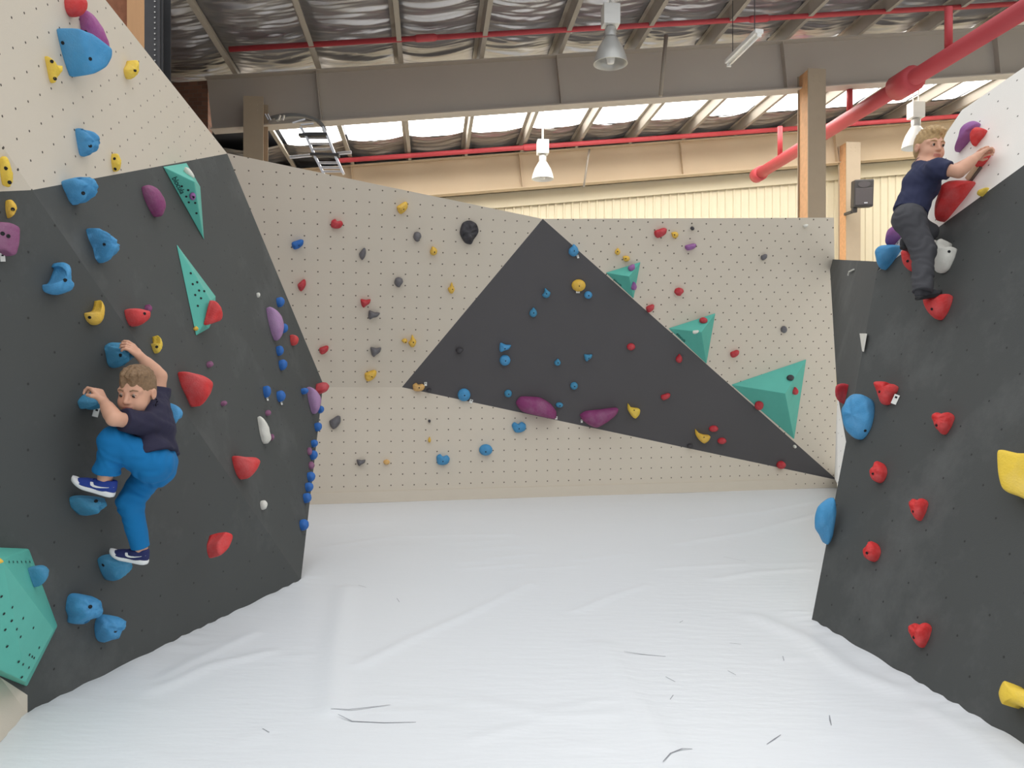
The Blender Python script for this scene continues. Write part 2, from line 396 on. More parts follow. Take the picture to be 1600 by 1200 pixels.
def foil_material():
    m = mat('silver_foil_insulation', srgb(168, 168, 172), 0.28, metal=0.78, var=0.22, vscale=1.5, stretch=(1.2, 9, 1))
    return m
M_foil = foil_material()
PURL = [-4.15 + 1.21 * i for i in range(-2, 14)]
def foil(t0, t1, name, label, nt_=None):
    rnd = random.Random(int(t0 * 10) + 99)
    ss = np.arange(-7.3, 12.2, 0.06); tt = np.arange(t0, t1 + 1e-6, 0.022)
    S, T = np.meshgrid(ss, tt, indexing='ij')
    ph = np.mod(S - PURL[0], 1.21) / 1.21
    bay = np.floor((S - PURL[0]) / 1.21)
    sag = -0.085 * np.sin(np.pi * ph) ** 0.8
    w = np.zeros_like(S)
    for k in range(7):
        fr = 28 * (1.33 ** k) * 0.55; a = 0.0135 / (1 + 0.4 * k)
        w += a * np.sin(T * fr + 3.1 * np.sin(S * (1.1 + 0.7 * k) + k) + bay * (1.7 + k) + k * 2.1) * (0.6 + 0.4 * np.sin(S * 3.1 + bay * 5 + T * 2 + k))
    Zr = 6.5 + SL * S + 0.235 + sag + w * np.sin(np.pi * ph) ** 0.35
    X = O1.x + E1.x * S + E2.x * T; Y = O1.y + E1.y * S + E2.y * T
    n, m = S.shape; v = np.stack([X.ravel(), Y.ravel(), Zr.ravel()], 1)
    i = np.arange(n * m).reshape(n, m)
    f = np.stack([i[:-1, :-1].ravel(), i[1:, :-1].ravel(), i[1:, 1:].ravel(), i[:-1, 1:].ravel()], 1).tolist()
    o = make(name, v, f, [M_foil], None, shed(0, (t0 + t1) / 2), True)
    tag(o, label, 'ceiling', kind='structure'); return o
foil(-2.7, 0.45, 'ceiling', 'crinkled silver foil insulation under the near roof bay')
foil(4.0, 6.0, 'ceiling', 'crinkled silver foil insulation beyond the skylights')
# outer roof skin above the foil, keeps the sky out
mb = MB()
for (t0, t1) in ((-2.7, 0.45), (4.3, 6.2)):
    a, b, c, d = shed(-7.4, t0, above=0.42), shed(12.3, t0, above=0.42), shed(12.3, t1, above=0.42), shed(-7.4, t1, above=0.42)
    mb.add([a, b, c, d], [(0, 1, 2, 3)])
a, b, c, d = shed(-7.4, -2.7, above=0.41), shed(-4.15, -2.7, above=0.41), shed(-4.15, 6.2, above=0.41), shed(-7.4, 6.2, above=0.41); mb.add([a, b, c, d], [(0, 1, 2, 3)])
o = mb.build('ceiling_roof_sheet', [M_steel], None, shed(0, 0)); tag(o, 'metal roof sheeting above the foil', 'roof', kind='structure')
# translucent roof sheets: they glow with daylight
m_sky = bpy.data.materials.new('translucent_skylight_sheet'); m_sky.use_nodes = True
nt = m_sky.node_tree; em = nt.nodes.new('ShaderNodeEmission'); em.inputs['Color'].default_value = (1.0, 0.97, 0.92, 1); em.inputs['Strength'].default_value = SKYLIGHT_STRENGTH
nt.links.new(em.outputs[0], nt.nodes['Material Output'].inputs['Surface'])
for i in range(2, 15):
    s0, s1 = PURL[i] + 0.04, PURL[i] + 1.17
    a = [shed(s0, 0.45, above=0.26), shed(s1, 0.45, above=0.26), shed(s1, 4.3, above=0.26), shed(s0, 4.3, above=0.26)]
    mb = MB(); mb.add(a + [p + V((0, 0, 0.01)) for p in a], [(0, 1, 2, 3), (7, 6, 5, 4), (0, 4, 5, 1), (1, 5, 6, 2), (2, 6, 7, 3), (3, 7, 4, 0)])
    o = mb.build('window_%d' % (i - 1), [m_sky], None, a[0])
    tag(o, 'bright translucent roof skylight sheet', 'skylight', 'skylight sheets behind the deep rafter', kind='structure')
# purlins
for i, s in enumerate(PURL):
    for (t0, t1) in ((-2.7, 6.0),):
        a, b = shed(s, t0, above=0.10), shed(s, t1, above=0.10)
        mb = MB(); c = (a + b) / 2; L = (b - a) / 2
        mb.box(c, UPS * 0.004, L, NUP * 0.1); mb.box(c + UPS * 0.03 - NUP * 0.098, UPS * 0.034, L, NUP * 0.004); mb.box(c - UPS * 0.03 + NUP * 0.098, UPS * 0.034, L, NUP * 0.004)
        mb.box(c + UPS * 0.062 - NUP * 0.085, UPS * 0.003, L, NUP * 0.014)
        o = mb.build('roof_purlin', [M_purl], None, c); tag(o, 'pale steel roof purlin running away under the foil', 'purlin', 'purlins under the foil', kind='structure')
# rafters
def rafter(t, material, label, s0=-4.55, s1=12.1, depth=0.78):
    a, b = shed(s0, t), shed(s1, t); c = (a + b) / 2; L = (b - a) / 2
    mb = MB()
    mb.box(c - NUP * depth / 2, L, E2 * 0.007, NUP * depth / 2); mb.box(c - NUP * 0.009, L, E2 * 0.13, NUP * 0.009); mb.box(c - NUP * (depth - 0.009), L, E2 * 0.13, NUP * 0.009)
    for s in np.arange(s0 + 1.6, s1, 3.63):
        p = shed(s, t) - NUP * depth / 2
        mb.box(p, UPS * 0.005, E2 * 0.12, NUP * (depth / 2 - 0.02))
    o = mb.build('roof_rafter', [material], None, c); tag(o, label, 'beam', kind='structure'); return o
rafter(0.0, M_raft, 'deep taupe steel rafter spanning above the climbing walls')
rafter(5.15, M_raft2, 'tan steel rafter at the far end wall')
# columns
def column(u, y, ztop, wid, label, z0=0.0, rust=True):
    p = at(u, 600, y); p.z = 0
    mb = MB(); h = ztop / 2; c = V((p.x, p.y, h)); up = V((0, 0, h)); fl = wid / 2
    dd = 0.17
    mb.box(c - E2 * dd, E1 * fl, E2 * 0.008, up, 0); mb.box(c + E2 * dd, E1 * fl, E2 * 0.008, up, 0); mb.box(c - E1 * fl * 0.8, E1 * 0.006, E2 * (dd - 0.01), up, 1 if rust else 0)
    for q in (-0.05, 0.05):
        for zz in (0.12, 0.2):
            b = c + V((0, 0, h - zz)) - E2 * (dd + 0.012) + E1 * q
            mb.tube([b, b + E2 * 0.01], 0.014, 6, 0)
    o = mb.build('steel_column', [M_col, M_rust], None, p); tag(o, label, 'column', kind='structure'); return o
column(1268, 12.45, 6.42, 0.29, 'beige steel column with a rusty inner face in front of the deep rafter')
column(400, 11.55, 5.66, 0.28, 'beige steel column beside the access ladder')
column(1327, 17.9, 6.95, 0.34, 'beige steel column with a rusty inner face at the far end wall')
# far end wall: corrugated sheet with a plain band on top
TW = 5.55
mb = MB(); prof = []
s = -7.3
while s < 12.2:
    for ds, dt in ((0, 0), (0.10, 0), (0.115, -0.03), (0.145, -0.03), (0.16, 0)): prof.append((s + ds, dt))
    s += 0.19
v = []; f = []
for (q, dt) in prof: v += [shed(q, TW + dt, 0.0), shed(q, TW + dt, 5.8 + SL * q)]
for i in range(len(prof) - 1): f.append((2 * i, 2 * i + 2, 2 * i + 3, 2 * i + 1))
mb.add(v, f); o = mb.build('wall_end_corrugated', [M_corr], None, shed(0, TW, 0)); tag(o, 'cream corrugated sheet wall at the far end of the shed', 'wall', kind='structure')
mb = MB(); a, b = shed(-7.2, TW - 0.07, 5.58 - 7.2 * SL), shed(12.1, TW - 0.07, 5.58 + 12.1 * SL)
mb.box((a + b) / 2, (b - a) / 2, E2 * 0.02, NUP * 0.16)
o = mb.build('trim_1', [M_corr], None, (a + b) / 2); tag(o, 'plain cream band along the top of the corrugated wall', 'trim', kind='structure')
mb = MB(); q = [shed(-7.4, 5.75, 4.0), shed(12.3, 5.75, 4.0), shed(12.3, 5.75, above=0.5), shed(-7.4, 5.75, above=0.5)]; mb.add(q, [(0, 1, 2, 3)])
o = mb.build('wall_end_gable', [M_steel], None, q[0]); tag(o, 'dark gable sheeting behind the far rafter', 'wall', kind='structure')
# side walls of the shed
q = [shed(-7.25, -12.2, 0), shed(-7.25, 5.8, 0), shed(-7.25, 5.8, above=0.45), shed(-7.25, -12.2, above=0.45)]
o = make('wall_left_brick', q, [(0, 1, 2, 3)], [M_brick], None, q[0], uvs=[(0, 0), (18, 0), (18, 6), (0, 6)]); tag(o, 'brown brick side wall behind the left climbing wall', 'wall', kind='structure')
q = [shed(12.15, -12.2, 0), shed(12.15, 5.8, 0), shed(12.15, 5.8, above=0.45), shed(12.15, -12.2, above=0.45)]
o = make('wall_right_sheet', q, [(0, 1, 2, 3)], [M_corr], None, q[0]); tag(o, 'cream sheet side wall behind the slab', 'wall', kind='structure')
q = [shed(-7.2, 0.05, 0), shed(-4.55, 0.05, 0), shed(-4.55, 0.05, above=0.0), shed(-7.2, 0.05, above=0.0)]
mb = MB(); mb.add(q + [p + E2 * 0.23 for p in q], [(0, 1, 2, 3), (7, 6, 5, 4), (0, 4, 5, 1), (1, 5, 6, 2), (2, 6, 7, 3), (3, 7, 4, 0)])
o = make('wall_brick_pier', mb.v, mb.f, [M_brick], None, q[0], uvs=[(0, 0), (2.65, 0), (2.65, 6), (0, 6)] * 2); fix_normals(o); tag(o, 'brown brick pier that carries the near end of the deep rafter', 'wall', kind='structure')
q = [shed(-7.2, -2.75, 0), shed(-4.5, -2.75, 0), shed(-4.5, -2.75, above=0.4), shed(-7.2, -2.75, above=0.4)]  # added sheet, hidden by the head wall; blocks daylight to darken the foil
mb = MB(); mb.add(q + [p + E2 * 0.1 for p in q], [(0, 1, 2, 3), (7, 6, 5, 4), (0, 4, 5, 1), (1, 5, 6, 2), (2, 6, 7, 3), (3, 7, 4, 0)])
o = mb.build('wall_left_light_block', [M_steel], None, q[0]); tag(o, 'unseen dark sheet added behind the cream head wall to block daylight', 'wall', kind='structure')
# dark column, timber post and board behind the head wall
p = at(243, 600, 8.9); mb = MB(); c = V((p.x, p.y, 3.05)); up = V((0, 0, 3.05))
mb.box(c - E1 * 0.02, E1 * 0.006, E2 * 0.13, up); mb.box(c - E2 * 0.13, E1 * 0.125, E2 * 0.007, up); mb.box(c + E2 * 0.13, E1 * 0.125, E2 * 0.007, up); mb.box(c - E2 * 0.15 + E1 * 0.09, E1 * 0.012, E2 * 0.02, up)
o = mb.build('steel_column', [M_steel], None, V((p.x, p.y, 0))); tag(o, 'dark perforated steel column behind the cream head wall', 'column', kind='structure')
mb = MB()
for k in range(40): 
    b = V((p.x, p.y, 3.6 + 0.06 * k)) - E2 * 0.139 + E1 * 0.04
    mb.tube([b, b - E2 * 0.006], 0.009, 6)
mb.build('bolt_row', [M_lampg], o)
wood = mat('pine_timber', srgb(206, 160, 116), 0.7, var=0.12, vscale=4, stretch=(6, 6, 0.5))
chip = mat('brown_chipboard', srgb(150, 100, 74), 0.85, var=0.35, vscale=22)
p = at(212, 600, 6.1); mb = MB(); mb.box(V((p.x, p.y, 2.5)), V((0.055, 0, 0)), V((0, 0.03, 0)), V((0, 0, 2.5)))
o = mb.build('timber_post', [wood], None, V((p.x, p.y, 0))); bevel(o, 0.004); tag(o, 'upright pine stud behind the edge of the cream head wall', 'post')
p = at(160, 600, 6.16); mb = MB(); mb.box(V((p.x, p.y, 2.6)), V((0.29, 0, 0)), V((0, 0.009, 0)), V((0, 0, 2.6)))
o = mb.build('chipboard_sheet', [chip], None, V((p.x, p.y, 0))); tag(o, 'brown chipboard sheet fixed to the pine stud', 'board')
# ------------------------------------------------------------------ red pipes
def pipe(pts, r, label, name='sprinkler_pipe', couplings=(), n=14):
    mb = MB(); mb.tube(pts, r, n); c = (V(pts[0]) + V(pts[-1])) / 2
    o = mb.build(name, [M_redp], None, c, True)
    for f in o.data.polygons:
        if len(f.vertices) > 4: f.use_smooth = False
    tag(o, label, 'pipe')
    for q in couplings:
        d = (V(pts[-1]) - V(pts[0])).normalized(); k = V(pts[0]).lerp(V(pts[-1]), q); m2 = MB()
        m2.tube([k - d * 0.16, k - d * 0.12, k + d * 0.12, k + d * 0.16], [r * 1.05, r * 1.4, r * 1.4, r * 1.05], n); m2.build('coupling', [M_redp], o, smooth=True)
    return o
def along(u, v, u2, v2, y0):
    """two world points on the pixel line, the shed's cross direction, depth y0 at x = 0"""
    out = []
    for (a, b) in ((u, v), (u2, v2)):
        k = (a - 800) / F; y = y0 / (1 - 0.104 * k); out.append(at(a, b, y))
    return out
pipe(along(358, 77, 1640, 3, 11.25), 0.037, 'thin dark red sprinkler pipe below the near foil', couplings=(0.22, 0.62))
pipe(along(530, 251, 1250, 200, 16.6), 0.05, 'bright red sprinkler pipe in front of the far rafter', couplings=(0.4,))
pipe(along(1284, 197, 1520, 180, 16.6), 0.05, 'bright red sprinkler pipe beyond the beige column')
A, B = at(1186, 272, 16.5), at(1640, -10, 8.6)
BIGP = pipe([A, B], 0.115, 'big red main pipe slanting down to the end wall', 'main_pipe')
dd = (B - A).normalized()
m2 = MB(); m2.tube([A - dd * 0.16, A - dd * 0.15, A + dd * 0.12, A + dd * 0.13], [0.09, 0.15, 0.15, 0.12], 16); m2.build('end_cap', [M_redp], BIGP, smooth=True)
k = A.lerp(B, 0.0)
best = min((abs((800 + F * A.lerp(B, q / 200).x / A.lerp(B, q / 200).y) - 1415), q / 200) for q in range(200))[1]
k = A.lerp(B, best); m2 = MB(); m2.tube([k - dd * 0.24, k - dd * 0.2, k + dd * 0.2, k + dd * 0.24], [0.12, 0.185, 0.185, 0.12], 16); m2.build('coupling', [M_redp], BIGP, smooth=True)
def on_big(u):
    q = min((abs((800 + F * A.lerp(B, i / 400).x / A.lerp(B, i / 400).y) - u), i / 400) for i in range(401))[1]
    return A.lerp(B, q)
for (u, vtop, lb) in ((1219, 198, 'short red dropper pipe from the far sprinkler pipe to the main pipe'), (1328, 140, 'short red dropper pipe above the main pipe beside the column'), (1482, 12, 'red dropper pipe from the near sprinkler pipe to the main pipe')):
    k = on_big(u); top = k.copy(); top.z = CAM_H + (600 - vtop) / F * k.y; k.z += 0.112
    pipe([k, top], 0.05, lb, 'dropper_pipe', n=10)
# ------------------------------------------------------------------ lamps
def high_bay(u, v_rim, y, d, vtop, label, gearh=0.27, twin=False, grey=False):
    p = at(u, v_rim, y); px = y / F; o = empty('pendant_lamp', p); tag(o, label, 'lamp', 'high bay lamps under the roof')
    r = d / 2; h = d * 0.82; mm = M_lampg if grey else M_lamp
    mb = MB(); prof = [(r, 0), (r * 0.98, h * 0.06), (r * 0.9, h * 0.28), (r * 0.72, h * 0.58), (r * 0.46, h * 0.85), (r * 0.3, h)]
    mb.lathe(p, prof + [(r * 0.26, h * 0.98), (r * 0.44, h * 0.8), (r * 0.7, h * 0.54), (r * 0.88, h * 0.26), (r * 0.96, 0.0), (r, 0)], 32)
    mb.build('bell_shade', [mm], o, smooth=True)
    mb = MB(); mb.lathe(p + V((0, 0, h * 0.35)), [(0.001, -0.13), (0.045, -0.12), (0.06, -0.04), (0.05, 0.06), (0.03, 0.14)], 16); mb.build('bulb', [M_lamp], o, smooth=True)
    mb = MB(); top = p + V((0, 0, h))
    mb.lathe(top, [(r * 0.34, -0.01), (r * 0.34, 0.1), (r * 0.2, 0.13), (0.001, 0.13)], 20); mb.build('neck', [M_lampg], o, smooth=True)
    mb = MB(); g = top + V((0, 0, 0.13 + gearh / 2)); mb.box(g, E1 * 0.11, E2 * 0.1, V((0, 0, gearh / 2))); q = mb.build('gear_box', [M_lamp], o); bevel(q, 0.01)
    ztop = 6.5 + SL * (p - O1).dot(E1) + 0.2
    mb = MB()
    for sx in ((-0.05, 0.05) if twin else (0,)):
        a = g + V((0, 0, gearh / 2)) + E1 * sx; mb.tube([a, V((a.x, a.y, ztop))], 0.012 if twin else 0.018, 8)
    mb.build('suspension_rod', [M_lamp], o)
    return o
high_bay(954, 100, 10.4, 0.45, -20, 'grey bell lamp hanging in front of the deep rafter', grey=True)
high_bay(848, 280, 15.3, 0.43, 183, 'white bell lamp hanging over the corrugated wall')
high_bay(1431, 231, 13.6, 0.46, 138, 'white bell lamp on twin rods behind the head of the climbing boy', twin=True)
# fluorescent batten
a, b = at(1138, 97, 11.3), at(1187, 48, 10.4); d = (b - a); o = empty('tube_light', (a + b) / 2); tag(o, 'slim white fluorescent batten in front of the deep rafter', 'lamp')
w = d.cross(V((0, 0, 1))).normalized(); n_ = w.cross(d).normalized()
mb = MB(); mb.box((a + b) / 2, d / 2, w * 0.06, n_ * 0.03); q = mb.build('batten_body', [M_lamp], o); bevel(q, 0.01)
mb = MB(); mb.tube([a.lerp(b, 0.04) - V((0, 0, 0.055)), a.lerp(b, 0.96) - V((0, 0, 0.055))], 0.014, 10); mb.build('tube', [M_lamp], o, smooth=True)
for q in (0.02, 0.98):
    mb = MB(); mb.box(a.lerp(b, q) - V((0, 0, 0.045)), d.normalized() * 0.012, w * 0.03, V((0, 0, 0.03))); mb.build('lamp_holder', [M_lamp], o)
for q in (0.15, 0.85):
    k = a.lerp(b, q); s_ = (k - O1).dot(E1); mb = MB(); mb.tube([k, V((k.x, k.y, 6.5 + SL * s_ + 0.12))], 0.006, 6); mb.build('hanger_wire', [M_steel], o)
# thin conduits
for (u, v0, v1, y, lb) in ((1036, 55, 150, 11.75, 'thin pale conduit hanging in front of the deep rafter'), (916, 233, 292, 17.0, 'thin pale conduit down the far rafter')):
    a, b = at(u + 5, v0, y), at(u - 4, v1, y); mb = MB(); mb.tube([a, b], 0.03 if y < 13 else 0.022, 8); o = mb.build('conduit', [M_purl], None, a, True); tag(o, lb, 'conduit')
# ------------------------------------------------------------------ loudspeaker on the end wall
y = 17.1; px = y / F
o = empty('loudspeaker', at(1347, 303, y)); tag(o, 'black wall loudspeaker with a bracket below, beside the far column', 'speaker')
c = at(1347, 303, y); f_ = V((-0.16, -0.97, -0.12)).normalized(); r_ = f_.cross(V((0, 0, 1))).normalized() * -1; r_ = r_ if r_.x > 0 else -r_; u_ = r_.cross(f_); u_ = u_ if u_.z > 0 else -u_
mb = MB(); mb.box(c, r_ * 14.5 * px, f_ * 0.15, u_ * 21 * px); q = mb.build('cabinet', [M_black], o); bevel(q, 0.03, 3)
mb = MB(); mb.box(c + f_ * 0.152 - u_ * 5 * px, r_ * 12.3 * px, f_ * 0.008, u_ * 13 * px); q = mb.build('grille', [M_grille], o); bevel(q, 0.012)
mb = MB(); a0 = c + f_ * 0.15 + u_ * 13.5 * px
mb.add([a0 + r_ * (9 * math.cos(t) * px) + u_ * (5 * math.sin(t) * px) + f_ * (0.012 if k else 0.004) for k in (0, 1) for t in np.linspace(0, 6.2832, 20, endpoint=False)], [tuple(range(20, 40))] + [(i, (i + 1) % 20, 20 + (i + 1) % 20, 20 + i) for i in range(20)])
mb.build('tweeter_horn', [M_grille], o)
mb = MB(); mb.box(c + f_ * 0.163 - u_ * 14.8 * px + r_ * 3 * px, r_ * 2.5 * px, f_ * 0.003, u_ * 0.9 * px); mb.build('badge', [M_alu], o)
mb = MB(); k = c - u_ * 21 * px - r_ * 11 * px; mb.box(k - u_ * 3.5 * px, r_ * 3.5 * px, f_ * 0.08, u_ * 4 * px); mb.box(k - u_ * 6 * px - r_ * 3 * px - f_ * 0.3, r_ * 2.2 * px, f_ * 0.3, u_ * 2.2 * px); q = mb.build('wall_bracket', [M_black], o); bevel(q, 0.01)
# ------------------------------------------------------------------ caged access ladder
o = empty('access_ladder', at(500, 268, 11.3)); tag(o, 'aluminium access ladder with safety hoops rising over the climbing wall', 'ladder')
YL = 11.3
def lp(u, v, y=YL): return at(u, v, y)
legs = [[(506, 272), (493, 246), (480, 216), (470, 199)], [(537, 272), (525, 246), (513, 216), (505, 199)]]
for L_ in legs:
    mb = MB(); pts = [lp(u, v, YL - 0.003 * i) for i, (u, v) in enumerate(L_)]
    for p, q in zip(pts[:-1], pts[1:]):
        d = (q - p); mb.box((p + q) / 2, d / 2, V((0, 0.035, 0)), d.cross(V((0, 1, 0))).normalized() * 0.016)
    mb.build('stile', [M_alu], o)
def interp(L_, v):
    for (u0, v0), (u1, v1) in zip(L_[:-1], L_[1:]):
        if v1 <= v <= v0: return u0 + (u1 - u0) * (v0 - v) / (v0 - v1)
    return L_[-1][0]
for v in (268, 262, 254.5, 241, 233, 224.5, 216, 208):
    mb = MB(); mb.tube([lp(interp(legs[0], v), v), lp(interp(legs[1], v), v)], 0.016, 8); mb.build('rung', [M_alu], o)
for (ua, va, ub, vb) in ((486, 242, 530, 243), (468, 212, 512, 211)):
    mb = MB(); p, q = lp(ua, va), lp(ub, vb); mb.box((p + q) / 2, (q - p) / 2, V((0, 0.06, 0)), V((0, 0, 0.018))); mb.build('landing_bar', [M_steel], o)
for q in ([lp(453, 246), lp(487, 242.5)], [lp(527, 240), lp(549, 238)]):
    mb = MB(); mb.tube(q, 0.022, 8); mb.build('wall_stay', [M_alu], o)
for (c0, r0, ya) in (((462, 205), (46, 24), YL + 0.1), ((455, 207), (52, 27), YL + 0.5)):
    mb = MB(); pts = [lp(c0[0] + r0[0] * math.cos(t), c0[1] - r0[1] * math.sin(t), ya) for t in np.linspace(0.05, 2.3, 16)]
    for p, q in zip(pts[:-1], pts[1:]):
        d = q - p; mb.box((p + q) / 2, d * 0.52, V((0, 0.04, 0)), d.cross(V((0, 1, 0))).normalized() * 0.02)
    mb.build('safety_hoop', [mat('dull_grey_steel', srgb(128, 128, 126), 0.5)], o)
mb = MB()
for (ua, va, ub, vb) in ((414, 178, 419, 187), (418, 178, 423, 188), (438, 180, 435, 187), (444, 180, 442, 188), (457, 192, 477, 186), (470, 195, 490, 193)):
    mb = MB(); mb.tube([lp(ua, va, YL - 0.05), lp(ub, vb, YL - 0.02)], 0.014, 6); mb.build('cage_strap', [M_alu], o)
# ------------------------------------------------------------------ climbing holds
def spline(pts, n=30):
    k = len(pts); out = []
    for i in range(n):
        t = i * k / n; j = int(t); f = t - j
        p0, p1, p2, p3 = (V(pts[(j + q) % k]) for q in (-1, 0, 1, 2))
        # centripetal-ish Catmull-Rom, slightly tightened
        m1 = (p2 - p0) * 0.38; m2 = (p3 - p1) * 0.38
        f2, f3 = f * f, f * f * f
        out.append(p1 * (2 * f3 - 3 * f2 + 1) + m1 * (f3 - 2 * f2 + f) + p2 * (-2 * f3 + 3 * f2) + m2 * (f3 - f2))
    return out
SHAPES = {
    'ellipse': [(math.cos(a), math.sin(a)) for a in np.linspace(0, 2 * math.pi, 10, endpoint=False)],
    'heart': [(-0.95, 0.62), (-0.45, 0.95), (0.05, 0.82), (0.6, 0.98), (0.98, 0.55), (0.75, -0.25), (0.25, -0.95), (-0.15, -0.98), (-0.65, -0.3)],
    'drop': [(0.1, 1.0), (0.75, 0.4), (0.95, -0.3), (0.5, -0.9), (-0.2, -1.0), (-0.85, -0.55), (-0.8, 0.15), (-0.3, 0.6)],
    'chip': [(-0.95, 0.35), (-0.25, 0.7), (0.55, 0.98), (0.98, 0.75), (0.85, -0.1), (0.2, -0.75), (-0.5, -0.98), (-0.9, -0.5)],
    'wedge': [(-0.95, 0.9), (0.1, 0.75), (0.98, 0.85), (0.8, 0.0), (0.15, -0.5), (-0.35, -0.98), (-0.75, -0.5)],
    'spike': [(0.15, 1.0), (0.6, 0.3), (0.98, -0.25), (0.55, -0.85), (0.0, -0.98), (-0.6, -0.75), (-0.95, -0.1), (-0.35, 0.2)],
    'bean': [(-0.9, 0.5), (-0.4, 0.98), (0.0, 0.55), (0.6, 0.75), (0.98, 0.15), (0.7, -0.7), (0.0, -0.98), (-0.75, -0.75)],
    'rock': [(-0.7, 0.75), (0.05, 0.98), (0.75, 0.7), (0.98, 0.05), (0.5, -0.6), (0.2, -0.98), (-0.45, -0.85), (-0.98, -0.1)],
}
def outline(shape, cx, cy, w, h, rot=0.0):
    c, s = math.cos(math.radians(rot)), math.sin(math.radians(rot))
    return [(cx + (x * c - y * s) * w / 2, cy - (x * s + y * c) * h / 2) for x, y in SHAPES[shape]]
HOLDS = []
def hold(pl, col, pts, d, label, group=None, bolts=(), tagp=None, rough=0.15, apex=(0, 0), grooves=0.0, flat=False, name='climbing_hold', small=False, top=0.33):
    """a resin hold: its outline is the silhouette; it bulges by d metres from the wall plane pl (apex: where the summit sits, -1..1)"""
    sm = spline([(a, b, 0) for a, b in pts], 20 if small else 52)
    cu = sum(p.x for p in sm) / len(sm); cv = sum(p.y for p in sm) / len(sm)
    c = pl.hit(cu, cv)
    view = (CAM - c).normalized()
    m = (pl.n + view * 0.75).normalized()
    # slide the outline ring along the view rays until all of it stands clear of the wall
    for k in range(60):
        q = [];  c2 = c + (CAM - c) * (0.002 * k)
        for p in sm:
            r = ray(p.x, p.y); t = m.dot(c2 - CAM) / m.dot(r); q.append(CAM + r * t)
        if min(pl.dist(x) for x in q) > 0.004: break
    n = len(q)
    cen = sum(q, V((0, 0, 0))) / n
    size = sum((x - cen).length for x in q) / n
    up = V((0, 0, 1)); rx = m.cross(up).normalized() * -1; ry = m.cross(rx).normalized()
    if ry.z < 0: ry.negate()
    ap = cen + rx * apex[0] * size + ry * apex[1] * size
    rings = []
    base = []
    for x in q:
        b = x - pl.n * (pl.dist(x) + 0.003); base.append(b)
    bc = sum(base, V((0, 0, 0))) / n
    rings.append([bc + (b - bc) * 0.95 for b in base])
    rings.append([x - pl.n * pl.dist(x) * 0.5 + (cen - x) * 0.01 for x in q])
    rings.append(q)
    if small: prof = ((0.9, 0.42), (0.72, 0.74), (0.48, 0.93), (0.22, 1.0))
    elif flat: prof = ((0.985, 0.3), (0.965, 0.6), (0.93, 0.86), (0.87, 0.99), (0.7, 1.02), (0.5, 1.03), (0.25, 1.03))
    else: prof = ((0.955, 0.24), (0.89, 0.44), (0.80, 0.62), (0.68, 0.77), (0.54, 0.89), (0.38, 0.96), (0.2, 1.0))
    seed = V((cu * 0.37, cv * 0.41, len(HOLDS) * 1.7))
    for s, hgt in prof:
        ring = []
        for x in q:
            t = cen.lerp(ap, hgt)
            p = t + (x - cen) * s + m * d * hgt
            ring.append(p)
        rings.append(ring)
    top_p = ap + m * d * 1.0
    verts = []
    for ri, ring in enumerate(rings):
        for x in ring:
            if ri >= 2 and rough:
                k = size * rough * (0.35 if ri == 2 else 1.0)
                g_ = (x - c) / max(size, 0.01)
                nz = 1.1 * noise.noise(g_ * 1.5 + seed) + 0.55 * noise.noise(g_ * 3.6 + seed)
                if not small: nz += 0.55 * (0.35 - abs(noise.noise(g_ * 2.3 - seed))) * 2 + 0.16 * noise.noise(g_ * 9 + seed)
                x = x + m * k * nz
                if grooves: x = x + m * grooves * size * math.sin((x - c).dot(ry * 0.9 + rx * 0.45) / size * 9 + 2.2 * nz)
            verts.append(x)
    verts.append(top_p)
    f = []
    for r in range(len(rings) - 1):
        for i in range(n): f.append((r * n + i, r * n + (i + 1) % n, (r + 1) * n + (i + 1) % n, (r + 1) * n + i))
    R = (len(rings) - 1) * n
    for i in range(n): f.append((R + i, R + (i + 1) % n, len(verts) - 1))
    f.append(tuple(range(n))[::-1])
    material = HM[col] if isinstance(col, str) else col
    o = make(name, verts, f, [material], None, c, True)
    fix_normals(o)
    tag(o, label, 'climbing hold', group)
    HOLDS.append(o)
    tree = BVHTree.FromPolygons([V(p) for p in verts], f)
    for (bu, bv) in bolts:
        r = ray(bu, bv).normalized()
        loc, nn, idx, dist = tree.ray_cast(CAM, r)
        if loc is None: continue
        if nn.dot(r) > 0: nn = -nn
        rad = 0.0072 if size > 0.06 else 0.0066
        a = nn.orthogonal().normalized(); b = nn.cross(a)
        k = 12; vv = []; ff = []
        for (rr, hh) in ((rad * 1.25, -0.004), (rad * 1.25, 0.0012), (rad, 0.0022), (rad * 0.75, 0.0004)):
            vv += [loc + (a * math.cos(6.2832 * i / k) + b * math.sin(6.2832 * i / k)) * rr + nn * hh for i in range(k)]
        for r_ in range(3):
            for i in range(k): ff.append((r_ * k + i, r_ * k + (i + 1) % k, (r_ + 1) * k + (i + 1) % k, (r_ + 1) * k + i))
        ff.append(tuple(3 * k + i for i in range(k)))
        make('bolt_hole', vv, ff, [M_hole], o, smooth=False)
    if tagp:
        tu, tv, tw, th, trot = tagp
        pc = pl.hit(tu, tv, 0.012)
        px = (pc - CAM).length / F
        cc, ss = math.cos(math.radians(trot)), math.sin(math.radians(trot))
        x_ = m.cross(V((0, 0, 1))).normalized() * -1; y_ = m.cross(x_).normalized()
        if y_.z < 0: y_.negate()
        ax, ay = x_ * cc + y_ * ss, y_ * cc - x_ * ss
        mb = MB(); mb.box(pc, ax * tw / 2 * px, ay * th / 2 * px, m * 0.0015)
        g = mb.build('grade_tag', [M_tag, M_hole], o)
        tag(g, 'small white grade tag')
        mb = MB(); mb.box(pc + ay * th * px * 0.22 + m * 0.002, ax * tw * px * 0.22, ay * th * px * 0.10, m * 0.0008, 0)
